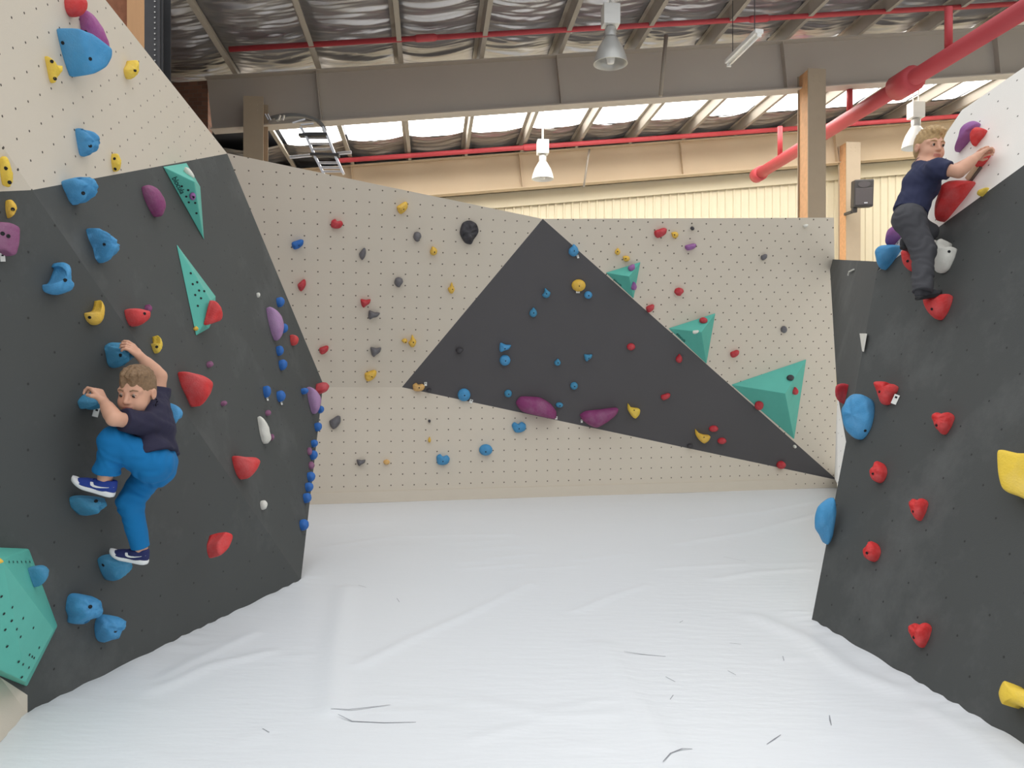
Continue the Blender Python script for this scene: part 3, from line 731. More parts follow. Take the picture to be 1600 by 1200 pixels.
        mb.tube([pc + ay * th * px * 0.48, pl.hit(cu * 0.35 + tu * 0.65, cv * 0.35 + tv * 0.65, 0.006)], 0.002, 6)
        mb.build('tag_tie', [M_hole], o)
    return o
def sh(shape, cx, cy, w, h, rot=0): return outline(shape, cx, cy, w, h, rot)

# --- cream head wall above the boy in blue trousers
gW = 'holds on the cream head wall'
hold(PW, 'red', sh('ellipse', 118, 8, 31, 38, 10), 0.05, 'round red hold touching the top of the long purple hold', gW, rough=0.03)
hold(PW, 'purple', [(131, 15), (144, 22), (156, 40), (168, 70), (168, 88), (160, 103), (150, 106), (144, 90), (138, 66), (129, 52), (127, 32)], 0.05, 'long purple hold behind the blue wedge', gW, bolts=[(134, 50)], rough=0.05)
hold(PW, 'blue', [(90, 46), (101, 48), (114, 53), (132, 66), (147, 79), (147, 93), (138, 109), (126, 117), (115, 120), (108, 108), (98, 82)], 0.10, 'big smooth blue wedge hold on the cream head wall', gW, bolts=[(141, 92), (98, 67)], rough=0.02, apex=(0.35, 0.2), flat=True)
hold(PW, 'yellow', [(73, 88), (79, 92), (86, 101), (95, 103), (95, 110), (90, 119), (83, 130), (79, 124), (76, 108)], 0.03, 'yellow hold with a notch, left of the blue wedge', gW, bolts=[(81, 96), (86, 123)])
hold(PW, 'yellow', [(213, 94), (214, 110), (210, 118), (204, 124), (197, 120), (195, 109), (204, 101)], 0.04, 'yellow hold alone near the sloping edge of the head wall', gW, bolts=[(211, 110)])
hold(PW, 'blue', [(120, 201), (132, 203), (143, 205), (151, 215), (151, 226), (143, 238), (132, 245), (125, 240), (121, 220)], 0.06, 'blue ribbed hold in the middle of the cream head wall', gW, bolts=[(141, 228)], rough=0.22, grooves=0.09)
hold(PW, 'yellow', sh('ellipse', 181, 254, 11, 29, 0), 0.03, 'slim upright yellow hold just above the dark panel', gW, bolts=[(179, 248), (180, 264)])
hold(PW2, 'yellow', [(2, 248), (10, 245), (15, 260), (18, 282), (14, 292), (9, 290), (4, 272)], 0.03, 'long yellow hold on the small cream corner facet', gW, bolts=[(9, 263), (15, 285)])
# --- nearer dark panel
gL = 'holds on the dark panel around the boy in blue trousers'
hold(PL, 'gold', [(11, 314), (17, 312), (23, 318), (24, 328), (20, 337), (13, 341), (10, 328)], 0.03, 'small yellow oval hold above the cut-off purple hold', gL, bolts=[(20, 327)])
hold(PL, 'mauve', [(-14, 350), (5, 347), (16, 350), (24, 357), (23, 380), (19, 398), (12, 400), (0, 393), (-14, 388)], 0.05, 'purple block hold cut off by the picture edge', gL, bolts=[(4, 365), (13, 369)], tagp=(4, 402, 6, 11, 8), flat=True, rough=0.04)
hold(PL, 'blue', [(90, 416), (95, 410), (104, 412), (106, 428), (107, 438), (112, 447), (106, 456), (88, 461), (71, 456), (68, 446), (80, 443), (88, 432), (95, 419)], 0.07, 'blue hook-shaped hold with a curled tip', gL, bolts=[(102, 438)], rough=0.14)
hold(PL, 'gold', [(157, 469), (162, 479), (161, 496), (155, 506), (147, 508), (137, 501), (132, 490), (140, 488), (149, 486), (154, 479)], 0.04, 'yellow crescent hold on the dark panel', gL, bolts=[(140, 496)], rough=0.05)
H_HAND_UP = hold(PL, 'teal_blue', [(165, 541), (176, 535), (192, 537), (203, 548), (202, 556), (194, 566), (179, 575), (171, 568), (167, 552)], 0.11, 'ribbed blue hold under the raised hand of the boy in blue trousers', gL, bolts=[(188, 555)], rough=0.26, grooves=0.13)
H_HAND_LOW = hold(PL, 'teal_blue', [(122, 628), (131, 618), (142, 614), (152, 618), (156, 628), (152, 638), (143, 640), (135, 635), (128, 639)], 0.09, 'rounded blue hold under the lower hand of the boy in blue trousers', gL, bolts=[(154, 622)], tagp=(150, 644, 8, 13, -15), rough=0.05)
H_FOOT_UP = hold(PL, 'teal_blue', [(110, 778), (122, 774), (143, 775), (158, 779), (155, 793), (144, 801), (135, 806), (124, 800), (114, 792)], 0.12, 'blue shell-like hold under the raised shoe', gL, bolts=[(150, 783)], rough=0.26, grooves=0.12)
H_FOOT_LOW = hold(PL, 'teal_blue', [(153, 875), (162, 868), (177, 866), (193, 871), (199, 879), (195, 892), (177, 908), (163, 896)], 0.11, 'blue hold under the lower shoe', gL, bolts=[(161, 883)], rough=0.28)
hold(PL, 'blue', [(107, 933), (114, 927), (126, 928), (146, 933), (154, 943), (151, 960), (140, 968), (130, 975), (112, 974), (111, 963), (105, 952)], 0.10, 'large blue hold, upper of the two low on the dark panel', gL, bolts=[(141, 948)], rough=0.32)
hold(PL, 'blue', [(150, 970), (158, 960), (176, 962), (192, 968), (190, 982), (178, 997), (162, 1004), (153, 996), (149, 982)], 0.09, 'large blue hold, lowest on the dark panel', gL, bolts=[(180, 986)], rough=0.32, grooves=0.06)
# --- farther dark panel of the left wall
gR = 'holds on the dark panel with the slim teal volumes'
hold(PR, 'blue', [(97, 284), (112, 279), (128, 280), (135, 288), (136, 302), (136, 316), (124, 314), (120, 320), (111, 314), (105, 302)], 0.10, 'blue two-lobed jug just under the cream head wall', gR, bolts=[(130, 302)], rough=0.3, apex=(0.1, 0.3), grooves=0.10)
hold(PR, 'blue', [(137, 357), (150, 362), (165, 372), (177, 388), (174, 399), (160, 411), (150, 403), (148, 388), (140, 373)], 0.10, 'blue shark-fin hold below the blue jug', gR, bolts=[(163, 382)], rough=0.32, grooves=0.06)
hold(PR, 'plum', [(224, 292), (233, 289), (244, 295), (254, 310), (257, 325), (252, 338), (243, 335), (233, 322), (225, 306)], 0.05, 'purple oval hold beside the upper teal volume', gR, rough=0.03)
hold(PR, 'red', [(197, 484), (208, 482), (220, 484), (230, 488), (229, 500), (217, 509), (205, 508), (198, 497)], 0.07, 'rounded red hold on the fold of the dark panels', gR, bolts=[(226, 490)], rough=0.03)
hold(PR, 'plum', sh('drop', 232, 482, 9, 13), 0.02, 'tiny purple hold tucked behind the rounded red hold', gR, small=True)
hold(PR, 'yellow', [(246, 524), (251, 533), (251, 545), (246, 552), (241, 547), (238, 537), (244, 538)], 0.03, 'small yellow horned hold near the raised hand', gR, bolts=[(245, 542)])
hold(PR, 'red', [(279, 582), (292, 583), (308, 587), (323, 597), (326, 606), (322, 620), (313, 634), (306, 632), (297, 618), (286, 604)], 0.09, 'big red hold on the dark panel beside the climbing boy', gR, rough=0.03, apex=(0.1, 0.1))
hold(PR, 'blue', [(262, 630), (273, 635), (279, 645), (278, 655), (270, 659), (265, 668), (258, 662), (257, 642)], 0.07, 'blue hold half hidden behind the back of the climbing boy', gR, rough=0.05)
hold(PR, 'red', [(364, 713), (380, 714), (396, 715), (403, 722), (397, 736), (386, 748), (375, 743), (367, 730)], 0.08, 'heart-shaped red hold on the dark panel above the mat', gR, rough=0.03)
hold(PR, 'white', [(405, 651), (412, 655), (418, 666), (420, 676), (423, 686), (418, 693), (412, 690), (407, 676)], 0.03, 'white long hold on the dark panel', gR, rough=0.04)
hold(PR, 'white', sh('ellipse', 412, 789, 9, 15, 10), 0.025, 'small white oval hold below the long white one', gR, small=True)
hold(PR, 'white', sh('ellipse', 404, 461, 4, 8, 10), 0.012, 'tiny white chip hold high on the dark panel', gR, small=True)
hold(PR, 'red', [(340, 833), (350, 836), (351, 844), (344, 860), (331, 872), (325, 862), (326, 851), (333, 841)], 0.08, 'faceted red block hold low on the dark panel', gR, rough=0.02, flat=True)
hold(PR, 'lilac', [(420, 480), (430, 484), (438, 496), (441, 512), (438, 527), (432, 532), (424, 518), (420, 500)], 0.06, 'pale purple long hold near the far edge of the dark panel', gR, rough=0.03)
hold(PR, 'lilac', [(482, 605), (490, 608), (497, 618), (499, 630), (494, 646), (488, 642), (483, 625)], 0.06, 'dusty lilac hold at the outermost corner of the dark panel', gR, rough=0.03)
hold(PR, 'red', sh('drop', 459, 531, 12, 18, 30), 0.04, 'small red hold beside the pale purple long hold', gR, small=True)
hold(PR, 'crimson', [(494, 612), (499, 601), (506, 597), (511, 604), (507, 613), (498, 616)], 0.07, 'crimson hold poking past the corner above the lilac hold', gR, rough=0.04, small=True)
blue_run = [(438, 472, 10, 16, 'small blue hold topmost of the far edge blue holds'), (444, 513, 9, 15, 'small blue hold touching the pale purple long hold'), (437, 548, 9, 16, 'small blue hold below the pale purple long hold'),
            (442, 570, 10, 17, 'small blue hold second below the pale purple long hold'), (417, 612, 9, 19, 'slim blue hold with a white tag above the long white hold'), (439, 619, 11, 18, 'blue hold with a white tag beside the lilac hold'),
            (476, 611, 9, 10, 'small blue hold against the lilac hold, on its near side'), (501, 640, 7, 12, 'dark blue hold wedged behind the lilac hold'), (497, 667, 9, 14, 'blue hold below the lilac corner hold, first of the run'),
            (491, 693, 8, 12, 'blue hold below the lilac corner hold, second of the run'), (490, 711, 10, 15, 'blue hold below the lilac corner hold, third of the run'), (486, 745, 10, 16, 'blue hold below the lilac corner hold, fourth of the run'),
            (483, 761, 10, 15, 'blue hold below the lilac corner hold, fifth of the run'), (480, 778, 10, 16, 'blue hold below the lilac corner hold, sixth of the run'), (475, 820, 12, 18, 'lowest blue hold at the far edge, nearest the mat')]
for (x, y, w, h, lb) in blue_run:
    hold(PR, 'navy', sh('ellipse', x, y, w, h, 12), 0.035, lb, 'small blue holds along the far edge', small=True, rough=0.08, tagp=(x + 1, y + h / 2 + 2, 3, 5, 10) if 'tag' in lb else None)
for (x, y, w, h, lb) in [(419, 645, 8, 9, 'faded purple foothold just above the long white hold'), (350, 630, 8, 8, 'faded purple foothold beside the big red hold'), (425, 683, 5, 10, 'faded red foothold behind the long white hold'),
                         (328, 569, 9, 10, 'faded purple foothold above the big red hold'), (484, 705, 6, 12, 'faded purple foothold, upper of two among the blue run'), (487, 727, 8, 12, 'faded purple foothold, lower of two among the blue run')]:
    hold(PR, 'mauve', sh('drop', x, y, w, h), 0.02, lb, 'faded footholds on the dark panel', small=True)
# --- dark triangle
gT = 'holds on the dark triangle'
tri = [('blue', 'drop', 896, 391, 17, 19, 0, 'blue hold with a white tag near the apex of the dark triangle', (903, 401, 3, 5, 20)), ('gold', 'ellipse', 904, 446, 22, 19, 0, 'yellow domed hold with a white tag below the apex', (903, 456, 6, 4, 0)),
       ('blue', 'ellipse', 919, 461, 13, 12, 0, 'small blue hold just under the yellow dome', None), ('teal_blue', 'spike', 853, 458, 14, 16, 20, 'small pointed blue hold left of the yellow dome', None), ('teal_blue', 'drop', 833, 488, 13, 15, 0, 'small blue hold below the pointed blue one', None),
       ('blue', 'wedge', 788, 544, 18, 15, -15, 'blue hold, upper of a touching pair', None), ('blue', 'ellipse', 789, 563, 17, 17, 0, 'blue hold, lower of a touching pair', None), ('teal_blue', 'drop', 871, 566, 11, 11, 0, 'tiny blue hold in the middle of the dark triangle', None),
       ('teal_blue', 'wedge', 919, 559, 13, 12, 0, 'tiny blue hold nearest the red holds of the dark triangle', None), ('teal_blue', 'ellipse', 897, 603, 12, 12, 0, 'tiny blue hold above the two plum slopers', None), ('teal_blue', 'ellipse', 794, 615, 12, 12, 0, 'tiny blue hold at the near end of the long plum sloper', None),
       ('blue', 'ellipse', 725, 617, 20, 20, 0, 'round blue hold with a white tag at the lower edge of the dark triangle', (736, 627, 5, 6, -20)), ('teal_blue', 'ellipse', 874, 633, 12, 8, 0, 'tiny blue hold at the far end of the long plum sloper', None),
       ('black', 'rock', 718, 548, 12, 10, 0, 'black hold on the dark triangle', None), ('crimson', 'ellipse', 986, 542, 13, 11, -10, 'small red hold highest on the dark triangle', None), ('crimson', 'drop', 1061, 560, 11, 14, 0, 'small red hold against the sloping edge between two teal pyramids', None),
       ('crimson', 'chip', 1040, 620, 15, 11, 0, 'small red hold above the yellow wedge', None), ('crimson', 'ellipse', 1115, 670, 15, 10, 0, 'small red hold, upper of a pair beside the yellow wedge', None), ('crimson', 'ellipse', 1128, 689, 14, 10, 0, 'small red hold, lower of a pair beside the yellow wedge', None),
       ('crimson', 'ellipse', 1221, 727, 14, 12, 0, 'small red hold in the far narrow tip of the dark triangle', None), ('black', 'rock', 1078, 697, 9, 7, 0, 'black chip hold on the lower edge of the dark triangle', None), ('white', 'ellipse', 1242, 698, 5, 5, 0, 'tiny white hold in the narrow tip of the dark triangle', None),
       ('tan', 'bean', 654, 605, 20, 13, 0, 'tan hold with a white tag in the near corner of the dark triangle', (665, 600, 4, 6, 0)), ('black', 'chip', 670, 610, 8, 5, 0, 'flat black chip beside the tan hold', None)]
for (c, s, x, y, w, h, r, lb, tg) in tri:
    big = w >= 16
    hold(PT, c, sh(s, x, y, w, h, r), 0.05 if big else 0.035, lb, gT, bolts=[(x + 1, y + 1)] if c not in ('black', 'white', 'crimson') else (), tagp=tg, small=not big, rough=0.07)
hold(PT, 'plum', [(806, 630), (813, 620), (828, 620), (845, 622), (861, 632), (869, 643), (868, 654), (856, 653), (838, 649), (816, 643)], 0.12, 'long plum sloper, the bigger of two on the lower edge', gT, rough=0.03, tagp=(869, 653, 4, 5, 0))
hold(PT, 'plum', [(906, 648), (916, 642), (940, 640), (965, 638), (963, 648), (948, 660), (933, 668), (920, 664), (910, 656)], 0.12, 'pointed plum sloper on the lower edge near the yellow hold', gT, rough=0.03, tagp=(909, 658, 3, 5, 0))
hold(PT, 'yellow', [(981, 630), (984, 636), (992, 638), (1000, 640), (999, 648), (993, 654), (987, 650), (981, 640)], 0.05, 'yellow crescent hold right of the plum slopers', gT, bolts=[(991, 641)], rough=0.04)
hold(PT, 'gold', [(1086, 670), (1091, 676), (1100, 680), (1110, 682), (1107, 689), (1100, 693), (1092, 687), (1087, 679)], 0.05, 'dull yellow wedge hold beside the pair of red holds', gT, bolts=[(1100, 683)], rough=0.05)
# --- leaning cream panel
gU = 'holds on the leaning cream panel'
up = [('crimson', 'bean', 526, 350, 20, 15, -10, 'red hold highest on the leaning cream panel'), ('navy', 'chip', 465, 382, 19, 16, 0, 'single blue hold on the leaning cream panel'), ('gold', 'chip', 629, 325, 18, 18, 10, 'yellow hold nearest the top rim of the leaning cream panel'),
      ('grey', 'rock', 652, 370, 13, 16, 0, 'small grey hold under the topmost yellow hold'), ('grey', 'chip', 567, 397, 12, 17, 20, 'grey faceted hold right of the single blue hold'), ('gold', 'drop', 677, 392, 13, 14, 20, 'small yellow hold between two grey holds and the big black rock'),
      ('crimson', 'chip', 472, 446, 14, 17, 15, 'red hold below the single blue hold'), ('grey', 'rock', 623, 441, 14, 16, 0, 'grey faceted hold in the middle of the leaning cream panel'), ('gold', 'spike', 705, 450, 11, 18, 0, 'slim yellow hold nearest the dark triangle'),
      ('crimson', 'wedge', 571, 474, 16, 14, 0, 'red hold directly above a grey shard'), ('grey', 'wedge', 583, 493, 18, 14, -15, 'grey shard hold directly below a red hold'), ('black', 'rock', 733, 363, 30, 38, 0, 'big rough black rock hold beside the apex of the dark triangle'),
      ('crimson', 'chip', 506, 547, 15, 14, 0, 'red hold low beside the far edge of the dark left wall'), ('grey', 'wedge', 587, 550, 17, 16, 0, 'striped grey wedge hold above the golden hold'), ('gold', 'spike', 644, 533, 13, 20, 10, 'yellow arrow-shaped hold touching a tiny yellow one'),
      ('gold', 'drop', 632, 533, 9, 8, 90, 'tiny yellow hold touching the yellow arrow-shaped hold'), ('gold', 'chip', 579, 587, 19, 18, 0, 'golden hold lowest on the leaning cream panel')]
for (c, s, x, y, w, h, r, lb) in up:
    hold(PU, c, sh(s, x, y, w, h, r), 0.06 if w > 12 else 0.04, lb, gU, bolts=[(x + 2, y + 2)] if c in ('gold', 'navy') else (), small=w < 14, rough=0.3 if c == 'black' else 0.14)
# --- lower back wall
gB = 'holds on the cream lower wall'
lo = [('grey', 'chip', 524, 660, 19, 20, 10, 'grey shard hold at the near end of the lower wall'), ('grey', 'wedge', 564, 723, 14, 11, 0, 'dark grey hold low beside a tan foothold'), ('tan', 'ellipse', 604, 722, 10, 8, 0, 'tan foothold low beside the dark grey hold'),
      ('blue', 'bean', 692, 718, 22, 18, 0, 'blue hold lowest of three rising along the lower wall'), ('blue', 'ellipse', 759, 703, 21, 18, 15, 'blue hold, middle of three rising along the lower wall'), ('blue', 'bean', 811, 667, 23, 18, 15, 'blue hold, highest of three, just under the dark triangle'),
      ('black', 'ellipse', 671, 658, 4, 5, 0, 'tiny black screw-on foothold above a tiny yellow one'), ('gold', 'drop', 671, 687, 5, 9, 0, 'tiny yellow screw-on foothold below a black one')]
for (c, s, x, y, w, h, r, lb) in lo:
    hold(PB, c, sh(s, x, y, w, h, r), 0.06 if w > 12 else 0.025, lb, gB, bolts=[(x, y + 3)] if c == 'blue' else (), small=w < 14, rough=0.08)
# --- cream side panel
gS = 'holds on the cream panel with the teal pyramids'
sd = [('crimson', 'chip', 1032, 364, 20, 16, 0, 'red hold beside a yellow one near the rim of the side panel'), ('gold', 'drop', 1054, 367, 12, 11, 60, 'small yellow hold beside the red one near the rim'), ('black', 'ellipse', 1082, 357, 6, 6, 0, 'tiny black hold above the purple arrow hold'),
      ('violet', 'chip', 1079, 386, 18, 11, 0, 'purple arrow-shaped hold near the rim of the side panel'), ('grey', 'chip', 1194, 402, 10, 10, 0, 'small slate hold alone on the upper side panel'), ('white', 'chip', 1259, 353, 8, 6, 0, 'white chip hold in the top corner of the side panel'),
      ('crimson', 'rock', 1061, 456, 15, 13, 0, 'red hold between the two smaller teal pyramids'), ('crimson', 'chip', 1016, 482, 13, 13, 0, 'red hold on the sloping edge under the smallest teal pyramid'), ('crimson', 'chip', 1148, 553, 14, 12, 0, 'red hold between the two larger teal pyramids'),
      ('grey', 'ellipse', 1225, 515, 10, 11, 0, 'small round slate hold above the largest teal pyramid'), ('gold', 'drop', 965, 393, 9, 11, 0, 'tiny yellow hold, upper of a pair above the smallest teal pyramid'), ('gold', 'drop', 978, 404, 12, 10, 60, 'tiny yellow hold, lower of a pair above the smallest teal pyramid')]
for (c, s, x, y, w, h, r, lb) in sd:
    hold(PRW, c, sh(s, x, y, w, h, r), 0.06 if w > 12 else 0.035, lb, gS, bolts=[(x, y)] if c in ('gold',) else (), small=w < 14, rough=0.07)
# --- dark slab on the right
gM = 'holds on the dark slab'
hold(PM, 'red', [(1366, 598), (1374, 596), (1385, 597), (1388, 604), (1395, 600), (1402, 604), (1401, 612), (1393, 620), (1389, 631), (1378, 631), (1372, 616)], 0.05, 'red two-lobed hold with a white tag on the dark slab', gM, tagp=(1399, 624, 8, 14, -18), bolts=[(1374, 612)], rough=0.06)
for (x, y, w, h, lb) in [(1473, 661, 33, 34, 'red heart-shaped hold right of the tagged red hold'), (1372, 737, 26, 33, 'red hold below the big blue oval'), (1435, 796, 28, 34, 'red hold on the slab level with the mat corner, nearest the yellow block'),
                         (1362, 861, 25, 31, 'red hold nearest the lower corner of the slab edge'), (1438, 992, 34, 38, 'red hold lowest on the dark slab')]:
    hold(PM, 'red', sh('heart' if w > 27 else 'drop', x, y, w, h, 0 if w > 27 else 8), 0.05, lb, gM, bolts=[(x - w * 0.3, y + h * 0.1)], rough=0.16)
hold(PM, 'blue', [(1318, 640), (1323, 624), (1334, 616), (1348, 617), (1359, 628), (1363, 648), (1360, 670), (1349, 684), (1338, 686), (1326, 677), (1319, 660)], 0.06, 'big blue oval hold on the edge of the dark slab', gM, bolts=[(1352, 673)], rough=0.10, grooves=0.015)
hold(PM, 'yellow', [(1561, 708), (1567, 703), (1590, 708), (1635, 716), (1640, 790), (1590, 775), (1570, 766), (1563, 745)], 0.03, 'large yellow block hold cut off by the picture edge', gM, rough=0.02, flat=True)
hold(PM, 'yellow', [(1561, 1082), (1569, 1064), (1584, 1072), (1612, 1082), (1640, 1090), (1640, 1128), (1600, 1106), (1580, 1098), (1566, 1100)], 0.04, 'yellow bone-shaped hold low at the picture edge', gM, rough=0.02)
hold(PM, 'white', [(1453, 379), (1457, 374), (1464, 376), (1470, 373), (1474, 375), (1476, 384), (1484, 387), (1491, 387), (1489, 405), (1482, 421), (1472, 426), (1462, 424), (1459, 408), (1454, 392)], 0.05, 'white tooth-shaped hold beside the knee of the boy in grey trousers', gM, bolts=[(1483, 393)], rough=0.05)
hold(PM, 'red', [(1409, 394), (1418, 388), (1428, 389), (1434, 400), (1432, 418), (1424, 424), (1414, 416)], 0.05, 'red hold half hidden by the leg of the boy in grey trousers', gM, bolts=[(1418, 408)], rough=0.06)
H_RFOOT = hold(PM, 'red', [(1445, 466), (1456, 462), (1470, 461), (1484, 460), (1485, 472), (1480, 488), (1471, 499), (1461, 498), (1451, 488), (1446, 476)], 0.07, 'red hold the boy in grey trousers stands on', gM, bolts=[(1456, 483)], rough=0.06)
gN = 'holds on the pale slab around the boy in grey trousers'
hold(PM, 'violet', [(1493, 237), (1498, 222), (1504, 202), (1512, 193), (1522, 189), (1531, 193), (1528, 201), (1521, 208), (1516, 217), (1506, 227)], 0.06, 'purple hooked hold above the reaching arm', gN, rough=0.03)
hold(PM, 'red', [(1518, 214), (1523, 204), (1529, 199), (1541, 203), (1538, 211), (1529, 220), (1521, 228)], 0.06, 'red hold against the purple hooked hold', gN, rough=0.05)
H_RHAND = hold(PM, 'red', [(1524, 254), (1525, 245), (1532, 236), (1543, 230), (1552, 232), (1547, 243), (1538, 255), (1527, 262)], 0.06, 'red hold gripped by the boy in grey trousers', gN, rough=0.05)
hold(PM, 'red', [(1476, 290), (1487, 283), (1503, 282), (1523, 284), (1517, 293), (1505, 308), (1489, 324), (1473, 340), (1463, 344), (1464, 326), (1470, 306)], 0.09, 'biggest red hold, against the chest of the boy in grey trousers', gN, rough=0.03)
hold(PM, 'yellow', [(1527, 304), (1530, 298), (1537, 295), (1544, 293), (1540, 300), (1532, 306)], 0.025, 'small yellow hold where the pale slab meets the dark slab', gN, small=True, rough=0.05)
hold(PM, 'violet', [(1387, 384), (1390, 366), (1399, 356), (1408, 351), (1412, 358), (1410, 366), (1400, 374)], 0.08, 'purple hold behind the hip of the boy in grey trousers', gN, rough=0.03)
hold(PM, 'blue', [(1370, 398), (1373, 389), (1382, 384), (1399, 383), (1409, 386), (1400, 400), (1388, 413), (1376, 420)], 0.08, 'blue sloper at the lower tip of the pale slab', gN, rough=0.04)
# a wooden strip between two red holds
mb = MB(); a, b = PM.hit(1512, 281, 0.012), PM.hit(1529, 258, 0.012); d = (b - a); w = PM.n.cross(d).normalized()
mb.box((a + b) / 2, d / 2, w * 0.026, PM.n * 0.012, 0)
o = mb.build('mounting_strip', [M_edge], None, (a + b) / 2); bevel(o, 0.003)
for s in (-1, 1):
    m2 = MB(); m2.box((a + b) / 2 + w * 0.031 * s - PM.n * 0.004, d / 2, w * 0.005, PM.n * 0.008); m2.build('dark_rail', [mat('rail_brown', srgb(96, 84, 76), 0.6)], o)
tag(o, 'narrow beige strip with dark rails between two red holds', 'strip')
# --- the return faces
hold(PD, 'crimson', [(1317, 602), (1319, 599), (1323, 602), (1322, 613), (1320, 624), (1317, 631), (1316, 618)], 0.08, 'red hold showing behind the end of the cream side panel', gM, rough=0.04, small=True)
class EdgeSurf: pass
_e = R0.lerp(R1, 0.42); ES = EdgeSurf(); ES.p = _e + (CAM - _e).normalized() * 0.01 + PDL.n * 0.02; ES.n = ((CAM - _e).normalized() + PDL.n * 0.9).normalized()
ES.hit = lambda u, v, off=0.0: Plane.hit(ES, u, v, off); ES.dist = lambda q: Plane.dist(ES, q)
hold(ES, 'blue', [(1274, 808), (1279, 792), (1290, 783), (1303, 778), (1306, 800), (1300, 840), (1293, 851), (1284, 838), (1275, 826)], 0.05, 'blue hold sticking out past the edge of the slab', gM, rough=0.03)
mb = MB(); q = [PD.hit(1343, 521, 0.01), PD.hit(1352, 521, 0.01), PD.hit(1347, 549, 0.01)]
mb.add(q + [p - PD.n * 0.012 for p in q], [(0, 1, 2), (5, 4, 3), (0, 3, 4, 1), (1, 4, 5, 2), (2, 5, 3, 0)])
o = mb.build('climbing_hold', [HM['white']], None, q[0]); tag(o, 'thin white pointed sliver on the dark return panel', 'climbing hold', gM)
mb = MB(); q = [PD.hit(1328, 424, 0.015), PD.hit(1334, 421, 0.015)]; q2 = [PD.hit(1325, 430, 0.012), PD.hit(1327, 424, 0.012)]
mb.tube(q, 0.008, 8); mb.tube(q2, 0.008, 8)
o = mb.build('hanger', [HM['white']], None, q[0]); tag(o, 'small white bracket near the top of the dark return panel', 'bracket')

# ------------------------------------------------------------------ teal volumes
def volume(pl, base, tips, faces, label, group=None, dots=(), dotr=0.008, sink=0.004):
    """plywood pyramid: base outline on the wall, tips = (u, v, height off the wall); faces index base then tips"""
    b = [pl.hit(u, v, 0.002) for u, v in base]; t = [q if isinstance(q, Vector) else pl.hit(*q) for q in tips]
    verts = b + t
    c = sum(b, V((0, 0, 0))) / len(b)
    o = make('wall_volume', verts, faces + [tuple(range(len(b)))[::-1]], [M_teal, M_hole], None, c, False)
    fix_normals(o)
    bvt = BVHTree.FromPolygons(verts, faces)
    bevel(o, 0.006)
    tag(o, label, 'wall volume', group)
    mb = MB()
    for (u, v) in dots:
        loc, nn, i, dd = bvt.ray_cast(CAM, ray(u, v).normalized())
        if loc is None: continue
        if nn.dot(ray(u, v)) > 0: nn = -nn
        a = nn.orthogonal().normalized(); bb = nn.cross(a)
        mb.add([loc + nn * 0.0015 + (a * math.cos(k * 0.7854) + bb * math.sin(k * 0.7854)) * dotr for k in range(8)], [tuple(range(8))])
    if mb.v: mb.build('bolt_hole_pattern', [M_hole], o)
    return o, bvt
def volume_text(o, bvt, text, u0, v0, u1, v1, hgt):
    c0 = bvt.ray_cast(CAM, ray(u0, v0).normalized()); c1 = bvt.ray_cast(CAM, ray(u1, v1).normalized())
    if c0[0] is None or c1[0] is None: return
    a, b = c0[0], c1[0]; nn = c0[1]
    if nn.dot(CAM - a) < 0: nn = -nn
    x = (b - a).normalized(); y = nn.cross(x).normalized(); nn = x.cross(y)
    cu = bpy.data.curves.new('lettering', 'FONT'); cu.body = text; cu.size = 1.0; cu.extrude = 0.0; cu.offset = 0.012
    to = bpy.data.objects.new('lettering', cu); COL.objects.link(to)
    bpy.context.view_layer.update()
    wid = max(to.dimensions.x, 0.01); dep = bpy.context.evaluated_depsgraph_get()
    me = bpy.data.meshes.new_from_object(to.evaluated_get(dep)); bpy.data.objects.remove(to)
    s = (b - a).length / wid
    vs = [a + x * p.co.x * s + y * p.co.y * s * hgt + nn * 0.003 for p in me.vertices]
    g = make('lettering', vs, [tuple(p.vertices) for p in me.polygons], [M_ink], o)
    return g
gV = 'teal plywood volumes'
d1 = [(294, 297), (291, 307), (295, 316), (305, 317), (307, 333), (284, 291)]
VO1, BV1 = volume(PR, [(254, 260), (291, 254), (313, 292), (319, 376)], [(304, 284, 0.13)], [(0, 1, 4), (1, 2, 4), (2, 3, 4), (3, 0, 4)],
                  'slim teal volume with lettering under the cream head wall', gV, d1)
volume_text(VO1, BV1, 'blocula', 268, 278, 282, 303, 1.15)
HB = hold
class Surf:            # lets a hold sit on a volume's facet
    def __init__(s, bvt, u, v):
        loc, nn, i, dd = bvt.ray_cast(CAM, ray(u, v).normalized())
        if nn.dot(CAM - loc) < 0: nn = -nn
        s.n = nn.normalized(); s.p = loc
    hit = Plane.hit; dist = Plane.dist
hold(Surf(BV1, 301, 307), 'violet', sh('ellipse', 301, 307, 10, 12), 0.02, 'small round purple hold on the lettered teal volume', gR, bolts=[(302, 308)], small=True)
hold(Surf(BV1, 297, 268), 'white', [(289, 261), (295, 263), (300, 269), (304, 276), (302, 277), (296, 273), (291, 267)], 0.012, 'flat white hold at the top of the lettered teal volume', gR, small=True, rough=0.02)
d2 = [(298, 427), (301, 444), (308, 441), (305, 461), (311, 454), (319, 455), (314, 466), (309, 478)]
VO2, BV2 = volume(PR, [(275, 380), (337, 463), (336, 492), (327, 513), (306, 525)], [(330, 470, 0.10), Plane(PR.hit(275, 380, 0.002), PR.hit(306, 525, 0.002), PR.hit(330, 470, 0.10)).hit(319, 507)], [(0, 1, 5), (1, 2, 5), (2, 3, 6), (2, 6, 5), (3, 4, 6), (0, 5, 6), (0, 6, 4)],
                  'slim teal dagger-shaped volume with a red hold on its side', gV, d2)
hold(Surf(BV2, 327, 490), 'red', [(335, 470), (341, 476), (344, 488), (342, 500), (333, 504), (320, 508), (324, 495), (329, 480)], 0.05, 'red hold on the side of the dagger-shaped teal volume', gR, rough=0.04)
